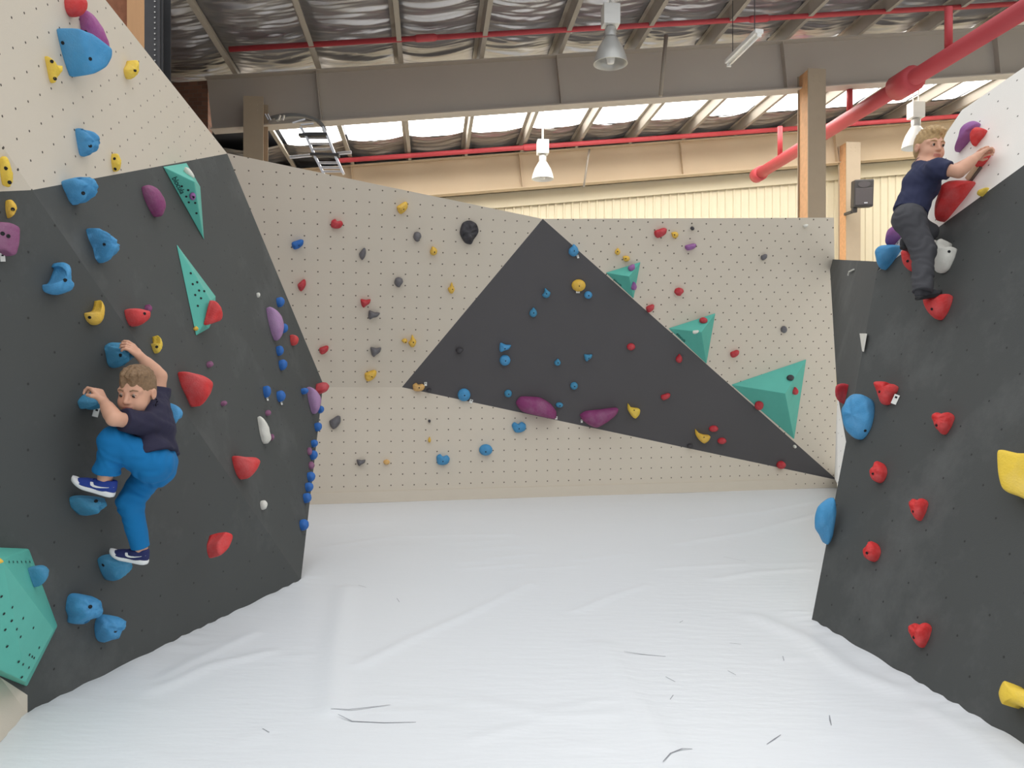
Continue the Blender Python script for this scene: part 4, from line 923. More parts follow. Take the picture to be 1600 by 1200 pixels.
hold(Surf(BV2, 306, 514), 'gold', sh('drop', 306, 513, 9, 7, 0), 0.012, 'worn yellow chip at the foot of the dagger-shaped teal volume', gR, small=True)
d3 = [(2, 932), (19, 949), (6, 959), (36, 966), (18, 970), (8, 984), (26, 983), (52, 981), (32, 995), (11, 1010), (61, 1012), (46, 1023), (50, 1026), (53, 1028), (29, 1034), (36, 1038), (45, 1043), (34, 1058)] + [(14 + 6.5 * k, 878) for k in range(6)]
VO3, BV3 = volume(PL, [(-130, 850), (45, 857), (90, 978), (42, 1073), (-40, 1040), (-200, 985)], [(-130, 872, 0.30), (4, 874, 0.34), (84, 984, 0.10), (40, 1066, 0.14), (-150, 975, 0.28)], [(0, 1, 7), (0, 7, 6), (1, 2, 8), (1, 8, 7), (2, 3, 9), (2, 9, 8), (7, 8, 9), (7, 9, 10), (7, 10, 6), (3, 4, 10), (3, 10, 9), (4, 5, 10), (5, 0, 6), (5, 6, 10)],
                  'big teal volume low at the near end of the dark panel', gV, d3, 0.006)
hold(Surf(BV3, 57, 897), 'teal_blue', [(46, 890), (50, 885), (60, 884), (68, 892), (67, 905), (61, 916), (53, 907)], 0.05, 'blue hold on the top edge of the big teal volume', gL, rough=0.05)
hold(Surf(BV3, 1, 876), 'gold', [(-9, 872), (0, 872), (5, 877), (-2, 880), (-10, 880)], 0.02, 'sliver of a yellow hold on the big teal volume at the picture edge', gL, small=True)
# three pyramids on the side panel
def pyramid(base, tip, h, label):
    return volume(PRW, base, [(tip[0], tip[1], h)], [(0, 1, 3), (1, 2, 3), (2, 0, 3)], label, 'teal pyramids on the edge of the dark triangle')
V4, BV4 = pyramid([(946, 426), (1001, 409), (990, 467)], (983, 432), 0.18, 'smallest teal pyramid with two purple holds')
V5, BV5 = pyramid([(1044, 513), (1118, 489), (1104, 569)], (1096, 519), 0.22, 'middle teal pyramid with one red hold near its top edge')
V6, BV6 = pyramid([(1142, 601), (1260, 561), (1241, 687)], (1227, 615), 0.30, 'largest teal pyramid with red and black holds')
for (bv, c, s, x, y, w, h, r, lb) in [(BV4, 'violet', 'chip', 987, 418, 12, 9, 15, 'purple hold at the top of the smallest teal pyramid'), (BV4, 'violet', 'drop', 991, 447, 7, 13, 0, 'purple hold on the side face of the smallest teal pyramid'),
                                  (BV5, 'crimson', 'ellipse', 1099, 500, 13, 8, 0, 'red hold on the middle teal pyramid'), (BV5, 'white', 'chip', 1087, 519, 10, 5, 0, 'white chip on the middle teal pyramid'),
                                  (BV6, 'black', 'ellipse', 1235, 590, 12, 9, 0, 'black round hold on the largest teal pyramid'), (BV6, 'crimson', 'drop', 1243, 611, 9, 12, 0, 'small red hold near the side edge of the largest teal pyramid'),
                                  (BV6, 'crimson', 'ellipse', 1186, 634, 14, 14, 0, 'round red hold on the sloping edge of the largest teal pyramid')]:
    hold(Surf(bv, x, y), c, sh(s, x, y, w, h, r), 0.03, lb, 'holds on the teal pyramids', small=True, rough=0.05)
for (vo, bv, a, b, t) in [(V4, BV4, (958, 437), (970, 447), 'blocula'), (V5, BV5, (1056, 522), (1069, 534), 'blocula')]:
    volume_text(vo, bv, t, a[0], a[1], b[0], b[1], 1.0)
# ------------------------------------------------------------------ people: smooth-union distance fields turned into one surface
class Field:
    def __init__(s, lo, hi, h):
        s.lo = np.array(lo, float); s.h = h
        s.n = np.ceil((np.array(hi) - s.lo) / h).astype(int) + 1
        s.D = np.full(s.n, 0.3, np.float32)
        s.ax = [s.lo[i] + h * np.arange(s.n[i]) for i in range(3)]
    def region(s, lo, hi):
        sl = []
        for i in range(3):
            a = int(max(0, math.floor((lo[i] - s.lo[i]) / s.h))); b = int(min(s.n[i], math.ceil((hi[i] - s.lo[i]) / s.h) + 1))
            if b <= a: return None
            sl.append(slice(a, b))
        X, Y, Z = np.meshgrid(*[s.ax[i][sl[i]] for i in range(3)], indexing='ij')
        return tuple(sl), np.stack([X, Y, Z], -1)
    def _mix(s, sl, d, k, op):
        c = s.D[sl]
        if op == 'add':
            if k > 0:
                hh = np.maximum(k - np.abs(c - d), 0) / k; r = np.minimum(c, d) - hh * hh * k * 0.25
            else: r = np.minimum(c, d)
        else:
            d = -d
            if k > 0:
                hh = np.maximum(k - np.abs(c - d), 0) / k; r = np.maximum(c, d) + hh * hh * k * 0.25
            else: r = np.maximum(c, d)
        s.D[sl] = r
    def cone(s, a, b, ra, rb, k=0.02, op='add', flat=None):
        a = np.array(a, float); b = np.array(b, float); m = max(ra, rb) + k + 0.02
        rg = s.region(np.minimum(a, b) - m, np.maximum(a, b) + m)
        if rg is None: return
        sl, P = rg; ba = b - a; L = ba.dot(ba) + 1e-12
        pa = P - a; t = np.clip(pa @ ba / L, 0, 1); q = pa - t[..., None] * ba
        if flat is not None:                                   # flat = (unit axis, factor): thinner along that axis
            f, w = np.array(flat[0], float), flat[1]; al = q @ f; q = q + (al * (1 / w - 1))[..., None] * f
        d = np.sqrt((q * q).sum(-1)) - (ra + (rb - ra) * t)
        s._mix(sl, d, k, op)
    def ell(s, c, r, R, k=0.02, op='add'):
        """ellipsoid: centre, radii, 3x3 with the axes as rows"""
        c = np.array(c, float); r = np.array(r, float); m = r.max() + k + 0.02
        rg = s.region(c - m, c + m)
        if rg is None: return
        sl, P = rg; q = (P - c) @ np.array(R, float).T
        k0 = np.sqrt(((q / r) ** 2).sum(-1)); k1 = np.sqrt(((q / (r * r)) ** 2).sum(-1)) + 1e-9
        s._mix(sl, k0 * (k0 - 1) / k1, k, op)
    def cut(s, p, n, k=0.004):
        """remove everything on the side n points to"""
        rg = s.region(s.lo, s.lo + s.n * s.h); sl, P = rg
        d = -((P - np.array(p, float)) @ np.array(n, float))
        s._mix(sl, d, k, 'sub')
    def local_cut(s, p, n, rad, k=0.004):
        p = np.array(p, float); rg = s.region(p - rad, p + rad); sl, P = rg; q = P - p
        d = np.maximum(-(q @ np.array(n, float)), np.sqrt((q * q).sum(-1)) - rad)
        s._mix(sl, d, k, 'sub')
    def wrinkle(s, fn):
        sl, P = s.region(s.lo, s.lo + s.n * s.h); s.D += fn(P).astype(np.float32)
    def mesh(s, smooth=2):
        D = s.D; ins = D < 0
        c = np.zeros([q - 1 for q in D.shape], np.uint8)
        for i in (0, 1):
            for j in (0, 1):
                for k in (0, 1): c += ins[i:D.shape[0] - 1 + i, j:D.shape[1] - 1 + j, k:D.shape[2] - 1 + k]
        act = (c > 0) & (c < 8)
        idx = np.argwhere(act); N = len(idx)
        vid = np.full(act.shape, -1, np.int64); vid[act] = np.arange(N)
        acc = np.zeros((N, 3)); cnt = np.zeros(N)
        cor = [(i, j, k) for i in (0, 1) for j in (0, 1) for k in (0, 1)]
        vals = {q: D[idx[:, 0] + q[0], idx[:, 1] + q[1], idx[:, 2] + q[2]] for q in cor}
        for q in cor:
            for axd in range(3):
                if q[axd] == 0:
                    r = list(q); r[axd] = 1; r = tuple(r); a, b = vals[q], vals[r]; m = (a < 0) != (b < 0)
                    t = np.where(m, a / np.where(np.abs(a - b) < 1e-9, 1e-9, a - b), 0)
                    p = np.array(q, float)[None] + t[:, None] * (np.array(r) - np.array(q))[None]
                    acc[m] += p[m]; cnt[m] += 1
        v = s.lo + (idx + acc / cnt[:, None]) * s.h
        F_ = []
        for axd in range(3):
            b_, c_ = (axd + 1) % 3, (axd + 2) % 3
            A = ins.take(range(0, D.shape[axd] - 1), axd); B = ins.take(range(1, D.shape[axd]), axd)
            e = np.argwhere(A != B); e = e[(e[:, b_] > 0) & (e[:, c_] > 0) & (e[:, b_] < D.shape[b_] - 1) & (e[:, c_] < D.shape[c_] - 1)]
            o1 = e.copy(); o1[:, b_] -= 1; o2 = o1.copy(); o2[:, c_] -= 1; o3 = e.copy(); o3[:, c_] -= 1
            q = np.stack([vid[tuple(x.T)] for x in (e, o1, o2, o3)], 1)
            fl = A[tuple(e.T)]
            q[~fl] = q[~fl][:, ::-1]
            F_.append(q[(q >= 0).all(1)])
        Fq = np.concatenate(F_)
        for it in range(smooth):
            sm = np.zeros_like(v); ct = np.zeros(len(v))
            for a, b in ((0, 1), (1, 2), (2, 3), (3, 0)):
                np.add.at(sm, Fq[:, a], v[Fq[:, b]]); np.add.at(ct, Fq[:, a], 1); np.add.at(sm, Fq[:, b], v[Fq[:, a]]); np.add.at(ct, Fq[:, b], 1)
            v = v * 0.45 + 0.55 * sm / np.maximum(ct, 1)[:, None]
        return v, Fq
def fold_noise(P, f, seed):
    r = np.random.RandomState(seed); o = 0
    for k in range(6):
        d = r.randn(3); d /= np.linalg.norm(d); g = r.randn(3); g /= np.linalg.norm(g)
        o = o + np.sin(P @ d * f * (0.7 + 0.25 * k) + 2.2 * np.sin(P @ g * f * 0.45 + k) + r.rand() * 6)
    return o / 6
M_skin = mat('child_skin', srgb(216, 166, 140), 0.5, var=0.05, vscale=22, spec=0.3, sss=0.06)
M_lips = mat('lip_skin', srgb(200, 132, 118), 0.45, spec=0.35)
M_hair_br = mat('light_brown_hair', srgb(140, 112, 84), 0.6, var=0.4, vscale=70, bump=0.6, bscale=190)
M_hair_bl = mat('sandy_blond_hair', srgb(186, 154, 108), 0.55, var=0.4, vscale=70, bump=0.6, bscale=190)
M_navy = mat('navy_cotton', srgb(44, 42, 64), 0.9, var=0.1, vscale=12, bump=0.2, bscale=400)
M_navy2 = mat('navy_polo_cotton', srgb(50, 54, 82), 0.9, var=0.1, vscale=12, bump=0.2, bscale=400)
M_blue_tr = mat('bright_blue_jersey', srgb(8, 112, 172), 0.85, var=0.08, vscale=10, bump=0.15, bscale=300)
M_grey_tr = mat('charcoal_twill', srgb(76, 76, 80), 0.9, var=0.1, vscale=10, bump=0.2, bscale=400)
M_shoe = mat('royal_blue_mesh_fabric', srgb(34, 60, 142), 0.75, bump=0.3, bscale=500)
M_shoe_n = mat('navy_mesh_fabric', srgb(36, 42, 92), 0.75, bump=0.3, bscale=500)
M_sole = mat('white_rubber', srgb(232, 232, 232), 0.5)
M_shoe_d = mat('charcoal_suede', srgb(58, 58, 62), 0.8, bump=0.2, bscale=300)
M_sole_d = mat('dark_rubber', srgb(44, 44, 46), 0.6)
M_eyew = mat('eye_white', srgb(196, 186, 180), 0.35)
M_iris = mat('dark_iris', srgb(52, 38, 30), 0.25)

def apparent_axes(C, yaw, pitch, roll):
    """head axes from how the face looks to the lens: yaw>0 turns the face to the picture's right, pitch>0 looks down, roll>0 tips the crown to the picture's right"""
    c = (CAM - V(C)); c.z = 0; c.normalize(); r = V((0, 0, 1)).cross(c).normalized(); up = V((0, 0, 1))
    y, p = math.radians(yaw), math.radians(pitch)
    f = (c * math.cos(y) + r * math.sin(y)) * math.cos(p) - up * math.sin(p)
    l = up.cross(f).normalized(); u = f.cross(l).normalized()
    q = Matrix.Rotation(math.radians(roll), 3, -c); return q @ f, q @ l, q @ u
class Head:
    def __init__(s, C, axes, sc): s.C = np.array(C); s.A = np.array([list(a) for a in axes]); s.s = sc
    def p(s, x, y, z): return s.C + s.s * (x * s.A[0] + y * s.A[1] + z * s.A[2])
    def r(s, *q): return [s.s * k for k in q]
def add_head(F_, H, neck):
    A = H.A; e = lambda c, r, k=0.02, op='add': F_.ell(H.p(*c), H.r(*r), A, k * H.s, op)
    e((-0.014, 0, 0.035), (0.094, 0.074, 0.088)); e((0.030, 0, -0.025), (0.062, 0.063, 0.082), 0.03)
    e((0.052, 0, -0.090), (0.030, 0.032, 0.022), 0.035)
    for y in (-1, 1):
        e((0.052, 0.034 * y, -0.042), (0.032, 0.030, 0.032), 0.025)
        F_.cone(H.p(0.080, 0.014 * y, 0.024), H.p(0.066, 0.050 * y, 0.022), 0.010 * H.s, 0.009 * H.s, 0.016 * H.s)
        e((0.096, 0.031 * y, 0.003), (0.014, 0.018, 0.011), 0.012, 'sub')
        e((0.080, 0.031 * y, 0.002), (0.0135, 0.0155, 0.0125), 0.006)
        # ears
        e((-0.012, 0.077 * y, -0.008), (0.017, 0.007, 0.027), 0.008); e((-0.016, 0.081 * y, -0.003), (0.017, 0.006, 0.024), 0.006)
        e((-0.008, 0.087 * y, -0.004), (0.009, 0.006, 0.014), 0.004, 'sub')
    F_.cone(H.p(0.090, 0, 0.006), H.p(0.106, 0, -0.026), 0.008 * H.s, 0.0115 * H.s, 0.014 * H.s)
    for y in (-1, 1): e((0.097, 0.010 * y, -0.031), (0.009, 0.008, 0.007), 0.008)
    e((0.084, 0, -0.054), (0.014, 0.022, 0.010), 0.012)
    F_.cone(H.p(0.0895, -0.017, -0.0585), H.p(0.0895, 0.017, -0.0585), 0.006 * H.s, 0.006 * H.s, 0.006 * H.s)
    F_.cone(H.p(0.087, -0.014, -0.068), H.p(0.087, 0.014, -0.068), 0.0065 * H.s, 0.0065 * H.s, 0.006 * H.s)
    F_.cone(H.p(0.097, -0.020, -0.063), H.p(0.097, 0.020, -0.063), 0.0028 * H.s, 0.0028 * H.s, 0.003 * H.s, 'sub')
    F_.cone(H.p(-0.022, 0, -0.045), neck, 0.049 * H.s, 0.046 * H.s, 0.02)
def hair_field(H, h, seed, fringe, tuft):
    F_ = Field(H.C - 0.17, H.C + 0.17, h); A = H.A
    e = lambda c, r, k=0.01, op='add': F_.ell(H.p(*c), H.r(*r), A, k * H.s, op)
    e((-0.016, 0, 0.037), (0.099, 0.0785, 0.093)); e((0.022, 0.008, 0.098), (0.074, 0.058, 0.034), 0.03)
    e((-0.056, 0, -0.022), (0.048, 0.060, 0.056), 0.03)
    # face opening, ears, nape
    e((0.118, 0, -0.020), (0.072, 0.15, fringe), 0.006, 'sub')
    for y in (-1, 1): e((0.016, 0.090 * y, -0.026), (0.044, 0.036, 0.050), 0.006, 'sub')
    e((0.03, 0, -0.10), (0.085, 0.12, 0.085), 0.006, 'sub')
    F_.cut(H.p(0, 0, -0.058), -H.A[2] * 0.93 + H.A[0] * 0.36)
    def tufts(P):
        q = (P - H.C) @ A.T / H.s
        hl = 0.006 * np.sin(q[..., 1] * 95 + seed) * np.sin(q[..., 1] * 37 + 2 * seed) * np.clip((q[..., 0] - 0.03) / 0.04, 0, 1)
        n = np.sin(q[..., 1] * 150 + 3 * np.sin(q[..., 0] * 40 + seed)) * np.sin(q[..., 0] * 70 + 2.4 * np.sin(q[..., 1] * 60)) + 0.6 * np.sin(q[..., 0] * 160 + q[..., 1] * 120 + 2 * np.sin(q[..., 2] * 70))
        top = np.clip((q[..., 2] - 0.02) / 0.08, 0.25, 1)
        return -tuft * n * top + hl
    F_.wrinkle(tufts); return F_
def add_hand(F_, W, K, side, palm, curl, size=1.0, spread=0.16, thumb=1):
    """W wrist, K middle knuckle, side: unit vector towards the thumb, palm: unit vector out of the palm, curl: bend per joint in degrees"""
    W, K = np.array(W), np.array(K); f = K - W; L = np.linalg.norm(f); f = f / L
    sd = np.array(side, float); sd -= f * sd.dot(f); sd /= np.linalg.norm(sd)
    pm = np.cross(f, sd); pm = pm if pm.dot(np.array(palm)) > 0 else -pm
    off = [0.024, 0.008, -0.008, -0.023]; ln = [0.92, 1.0, 0.94, 0.74]
    for o in off:
        F_.cone(W + sd * o * 0.45 * size, K + sd * o * size - f * 0.006 * size * abs(o) / 0.024, 0.0125 * size, 0.0095 * size, 0.008)
    for i, (o, q) in enumerate(zip(off, ln)):
        p = K + sd * o * size; ang = 0.0; segs = (0.027, 0.019, 0.015)
        lat = spread * o / 0.024
        for j, sg in enumerate(segs):
            ang += math.radians(curl[j] * (1 + 0.06 * (i - 1.5)))
            d = f * math.cos(ang) + pm * math.sin(ang) + sd * lat * 0.6; d /= np.linalg.norm(d)
            p2 = p + d * sg * q * size
            F_.cone(p, p2, (0.0078 - 0.0006 * j) * size, (0.0073 - 0.0007 * j) * size, 0.0018)
            p = p2
    b = W + f * L * 0.30 + sd * 0.018 * size; d1 = f * 0.62 + sd * 0.62 + pm * 0.45; d1 /= np.linalg.norm(d1); m = b + d1 * 0.028 * size
    d2 = f * 0.80 + sd * 0.10 + pm * 0.55; d2 /= np.linalg.norm(d2)
    F_.cone(W + f * L * 0.15 + sd * 0.008 * size, b, 0.012 * size, 0.0115 * size, 0.008); F_.cone(b, m, 0.0105 * size, 0.0088 * size, 0.005); F_.cone(m, m + d2 * 0.024 * size, 0.0086 * size, 0.0068 * size, 0.003)
def shoe(name, heel, toe, up, length, person, uppermat, solemat, logo, outward):
    """heel and toe of the sole line; up: away from the sole; outward: side that shows the mark"""
    heel, toe = V(heel), V(toe); x = (toe - heel).normalized(); u = V(up); u = (u - x * u.dot(x)).normalized(); y = u.cross(x); 
    if y.dot(V(outward)) < 0: y.negate()
    R = np.array([list(x), list(y), list(u)]); L = length; P = lambda a, b, c: np.array(heel + x * a * L + y * b * L + u * c * L)
    mid = np.array(heel + x * L * 0.5)
    F_ = Field(mid - L * 0.75, mid + L * 0.75, 0.0034)
    F_.cone(P(0.12, 0, 0.20), P(0.32, 0, 0.19), 0.125 * L, 0.15 * L, 0.03); F_.cone(P(0.32, 0, 0.19), P(0.62, 0, 0.13), 0.15 * L, 0.135 * L, 0.03)
    F_.ell(P(0.74, 0, 0.10), (0.26 * L, 0.165 * L, 0.12 * L), R, 0.03); F_.cone(P(0.10, 0, 0.16), P(0.14, 0, 0.34), 0.10 * L, 0.105 * L, 0.02); F_.cone(P(0.14, 0, 0.34), P(0.30, 0, 0.33), 0.105 * L, 0.11 * L, 0.02)
    F_.cut(P(0, 0, 0.09), -np.array(u)); F_.cut(P(0.22, 0, 0.37), np.array(u + x * 0.22)); F_.cone(P(0.17, 0, 0.30), P(0.20, 0, 0.55), 0.075 * L, 0.085 * L, 0.006, 'sub')
    v, f = F_.mesh(1); o = make(name, v, f.tolist(), [uppermat], person, smooth=True)
    # sole: outline extruded, rising at the toe and rolled at the heel
    out = [(-0.02, 0.0), (0.0, 0.09), (0.10, 0.135), (0.30, 0.135), (0.50, 0.145), (0.70, 0.17), (0.86, 0.15), (0.97, 0.08), (1.01, 0.0), (0.97, -0.08), (0.86, -0.15), (0.70, -0.17), (0.50, -0.145), (0.30, -0.135), (0.10, -0.135), (0.0, -0.09)]
    sp = spline([(a, b, 0) for a, b in out], 40); rise = lambda a: 0.10 * max(0, (a - 0.62) / 0.4) ** 1.8
    rings = [(0.90, -0.005), (1.0, 0.02), (1.02, 0.07), (1.0, 0.125), (0.90, 0.13)]; vv = []; ff = []; n = len(sp)
    for (s_, z) in rings: vv += [V(P(0.5 + (q.x - 0.5) * s_, q.y * s_, z + rise(q.x))) for q in sp]
    for r_ in range(len(rings) - 1):
        for i in range(n): ff.append((r_ * n + i, r_ * n + (i + 1) % n, (r_ + 1) * n + (i + 1) % n, (r_ + 1) * n + i))
    ff += [tuple(range(n))[::-1], tuple((len(rings) - 1) * n + i for i in range(n))]
    so = make('sole', vv, ff, [solemat], o, smooth=True); fix_normals(so)
    if logo:
        bv = BVHTree.FromPolygons([V(p) for p in v], [tuple(q) for q in f.tolist()])
        # a tick: rounded hook towards the toe, long tail sweeping up to the heel
        lo_ = [(0.56, 0.285), (0.55, 0.22), (0.52, 0.17), (0.46, 0.148), (0.38, 0.152), (0.28, 0.178), (0.16, 0.215), (0.02, 0.265)]
        hi_ = [(0.545, 0.29), (0.475, 0.235), (0.455, 0.208), (0.44, 0.200), (0.37, 0.200), (0.27, 0.208), (0.16, 0.228), (0.02, 0.268)]
        vs = []
        for (a, c), (a2, c2) in zip(lo_, hi_):
            for k in range(4):
                t = k / 3; q = V(P(a + (a2 - a) * t, 0, c + (c2 - c) * t)); h = bv.ray_cast(q + y * 0.3, -y)
                vs.append((h[0] if h[0] is not None else q + y * 0.12 * L) + y * 0.0022)
        make('logo', vs, [(4 * i + k, 4 * i + k + 1, 4 * i + k + 5, 4 * i + k + 4) for i in range(len(lo_) - 1) for k in range(3)], [M_sole], o, smooth=True)
    if logo:
        for a, c in ((0.40, 0.34), (0.47, 0.315), (0.54, 0.29)):
            mb = MB(); pts = [V(P(a, b, c - 2.2 * b * b)) for b in np.linspace(-0.10, 0.10, 7)]; mb.tube(pts, 0.0035, 6); mb.build('lace', [uppermat], o, smooth=True)
    return o
def limb(F_, pts, rs, k=0.02):
    for (a, b), (ra, rb) in zip(zip(pts[:-1], pts[1:]), zip(rs[:-1], rs[1:])): F_.cone(a, b, ra, rb, k)
def face_parts(H, person, hairm, gaze):
    g = np.array(gaze, float); g /= np.linalg.norm(g)
    for y in (-1, 1):
        c = V(H.p(0.0825, 0.031 * y, 0.002)); r = 0.0118 * H.s; n = 16; vv = []; ff = []; mi = []
        d = V((H.A[0] * g[0] + H.A[1] * g[1] + H.A[2] * g[2]).tolist()).normalized(); a = d.orthogonal().normalized(); b = d.cross(a)
        lev = [0.02, 0.45, 0.80, 0.92, 1.3, 1.7]
        for t in lev: vv += [c + d * r * math.cos(t) + (a * math.cos(6.2832 * i / n) + b * math.sin(6.2832 * i / n)) * r * math.sin(t) for i in range(n)]
        ff.append(tuple(range(n))); mi.append(1)
        for q in range(len(lev) - 1):
            for i in range(n): ff.append((q * n + i, q * n + (i + 1) % n, (q + 1) * n + (i + 1) % n, (q + 1) * n + i)); mi.append(1 if q < 2 else 0)
        make('eye', vv, ff, [M_eyew, M_iris], person, smooth=True, midx=mi)
        mb = MB(); mb.tube([V(H.p(0.0935, 0.016 * y, 0.024)), V(H.p(0.0925, 0.030 * y, 0.030)), V(H.p(0.079, 0.050 * y, 0.025))], [0.003, 0.0038, 0.0016], 8)
        mb.build('eyebrow', [hairm], person, smooth=True)
        mb = MB(); mb.tube([V(H.p(0.0925, 0.018 * y, 0.004)), V(H.p(0.0965, 0.031 * y, 0.0105)), V(H.p(0.088, 0.045 * y, 0.004))], [0.0012, 0.0018, 0.001], 6); mb.build('eyelash', [hairm], person, smooth=True)
def A_(p): return np.array(p, float)
def report(n, *ps): print('LEN', n, ['%.2f' % (V(b) - V(a)).length for a, b in zip(ps[:-1], ps[1:])])

# ================================================================= the boy in blue trousers on the dark wall
def boy_blue():
    P = lambda u, v, o: A_(PL.hit(u, v, o))
    shN = P(225, 662, 0.36); elN = P(178, 654, 0.33); wrN = P(162, 627, 0.22); knN = P(151, 609, 0.165)
    shF = P(246, 615, 0.22); elF = P(249, 588, 0.22); wrF = P(218, 556, 0.165); knF = P(205, 543, 0.15)
    neck = P(238, 642, 0.30); pel = P(244, 722, 0.33); chest = P(237, 668, 0.31)
    hipN = P(238, 724, 0.38); knN_ = P(176, 688, 0.27); hN, tN = P(176, 777, 0.24), P(114, 758, 0.08); anN = hN + (tN - hN) * 0.20 + A_((0, 0, 0.075))
    hipF = P(247, 722, 0.27); knF_ = P(203, 784, 0.22); hF, tF = P(229, 882, 0.27), P(183, 872, 0.13); anF = hF + (tF - hF) * 0.20 + A_((0, 0, 0.075))
    report('near arm', shN, elN, wrN, knN); report('far arm', shF, elF, wrF, knF); report('sh', shN, shF); report('near leg', hipN, knN_, anN); report('far leg', hipF, knF_, anF); report('spine', neck, pel)
    hc = P(214, 613, 0.31); ax = apparent_axes(hc, -28, 13, 4); H = Head(hc, ax, 0.99)
    wn = A_(PL.n); wt = A_(PL.t)
    allp = np.array([shN, elN, wrN, knN, shF, elF, wrF, knF, neck, pel, hipN, knN_, anN, hipF, knF_, anF, hc])
    F_ = Field(allp.min(0) - 0.16, allp.max(0) + 0.16, 0.0038)
    add_head(F_, H, neck)
    limb(F_, [neck, chest, pel], [0.045, 0.078, 0.074], 0.02); limb(F_, [neck, shN], [0.040, 0.040], 0.02); limb(F_, [neck, shF], [0.040, 0.040], 0.02)
    limb(F_, [shN, elN, wrN], [0.041, 0.032, 0.0225]); limb(F_, [shF, elF, wrF], [0.042, 0.035, 0.0235])
    F_.cone(elN * 0.7 + wrN * 0.3, elN * 0.4 + wrN * 0.6, 0.034, 0.028, 0.02); F_.cone(elF * 0.7 + wrF * 0.3, elF * 0.4 + wrF * 0.6, 0.036, 0.029, 0.02)
    limb(F_, [hipN, knN_, anN], [0.07, 0.05, 0.03]); limb(F_, [hipF, knF_, anF], [0.07, 0.05, 0.03])
    limb(F_, [anN, anN + A_((0, 0, -0.03))], [0.027, 0.026]); limb(F_, [anF, anF + A_((0, 0, -0.03))], [0.027, 0.026])
    # hands: both lie over their holds, fingers curling down behind the lip towards the wall
    add_hand(F_, wrN, knN, side=np.cross(A_((0, 0, 1)), -wn), palm=(0, 0, -1), curl=(38, 56, 45), size=1.08)
    add_hand(F_, wrF, knF, side=-np.cross(A_((0, 0, 1)), -wn), palm=(0, 0, -1), curl=(24, 42, 40), size=1.05)
    v, f = F_.mesh(1)
    cen = v[f].mean(1); q = (cen - H.C) @ H.A.T / H.s
    lips = (np.abs(q[:, 1]) < 0.024) & (np.abs(q[:, 2] + 0.0632) < 0.0105) & (q[:, 0] > 0.078) & (q[:, 0] < 0.112)
    o = make('person', v, f.tolist(), [M_skin, M_lips], None, tuple(pel), True, lips.astype(int).tolist())
    tag(o, 'person in navy t-shirt and bright blue trousers clinging to blue holds, looking down', 'person')
    hv, hf = hair_field(H, 0.0034, 1.3, 0.062, 0.0042).mesh(0); make('hair', hv, hf.tolist(), [M_hair_br], o, smooth=True)
    face_parts(H, o, M_hair_br, (0.85, -0.05, -0.45))
    # t-shirt
    F_ = Field(allp.min(0) - 0.16, allp.max(0) + 0.16, 0.0048)
    up = (neck - pel) / np.linalg.norm(neck - pel)
    limb(F_, [neck - up * 0.02, chest, pel - up * 0.0], [0.062, 0.098, 0.100], 0.05); F_.cone(neck - up * 0.02, neck + (H.p(-0.02, 0, -0.05) - neck) * 0.6, 0.070, 0.064, 0.03)
    sN = shN + (elN - shN) * 0.74; sF = shF + (elF - shF) * 0.42
    F_.cone(neck - up * 0.035, shN, 0.056, 0.056, 0.04); F_.cone(neck - up * 0.035, shF, 0.056, 0.058, 0.04)
    F_.cone(shN, sN, 0.058, 0.056, 0.03); F_.cone(shF, sF, 0.058, 0.052, 0.03)
    F_.cone(chest, (shN + chest) / 2, 0.09, 0.07, 0.04); F_.cone(chest, (shF + chest) / 2, 0.09, 0.07, 0.04)
    F_.cone(hipN + up * 0.035, hipF + up * 0.035, 0.104, 0.104, 0.03)
    F_.wrinkle(lambda P_: (0.006 * fold_noise(P_, 42, 3) + 0.004 * fold_noise(P_, 85, 4)))
    dN = (elN - shN) / np.linalg.norm(elN - shN); dF = (elF - shF) / np.linalg.norm(elF - shF)
    F_.local_cut(sN - dN * 0.005, dN, 0.11); F_.local_cut(sF - dF * 0.005, dF, 0.085)
    hem = pel + up * 0.022; hn = -up + wn * 0.28; F_.cut(hem, hn / np.linalg.norm(hn))
    nd = (H.p(-0.02, 0, -0.05) - neck); nd /= np.linalg.norm(nd); F_.local_cut(neck + nd * 0.05, nd, 0.062)
    v, f = F_.mesh(1); t = make('t_shirt', v, f.tolist(), [M_navy], o, smooth=True); tag(t, 'plain navy t-shirt')
    # trousers
    F_ = Field(allp.min(0) - 0.16, allp.max(0) + 0.16, 0.0048)
    F_.cone(hipN, hipF, 0.090, 0.088, 0.04); F_.cone(pel + up * 0.012, pel - up * 0.03, 0.093, 0.096, 0.03)
    limb(F_, [hipN, knN_], [0.088, 0.064], 0.035); limb(F_, [knN_, anN + (knN_ - anN) * 0.12], [0.061, 0.050], 0.025)
    limb(F_, [hipF, knF_], [0.086, 0.060], 0.035); limb(F_, [knF_, anF], [0.058, 0.046], 0.03)
    kn = anN + (knN_ - anN) * 0.24; F_.cone(kn, kn + A_((-0.004, 0, 0.004)), 0.060, 0.056, 0.02)
    ang = lambda a, b: (b - a) / np.linalg.norm(b - a)
    def folds(P_):
        w = 0.0042 * fold_noise(P_, 40, 8)
        for c, ax_, r in ((kn, ang(knN_, anN), 0.10), (knF_, ang(hipF, anF), 0.10), (hipN, ang(hipN, knN_), 0.13), (knN_, ang(hipN, anN), 0.09)):
            q = P_ - c; d = np.sqrt((q * q).sum(-1)); al = q @ ax_; w = w + 0.0062 * np.exp(-(d / r) ** 2) * np.sin(al * 105 + 2.8 * np.sin(q[..., 0] * 36 + q[..., 2] * 22)) * (0.4 + 0.6 * np.sin(q[..., 2] * 41) ** 2)
        return w
    F_.wrinkle(folds)
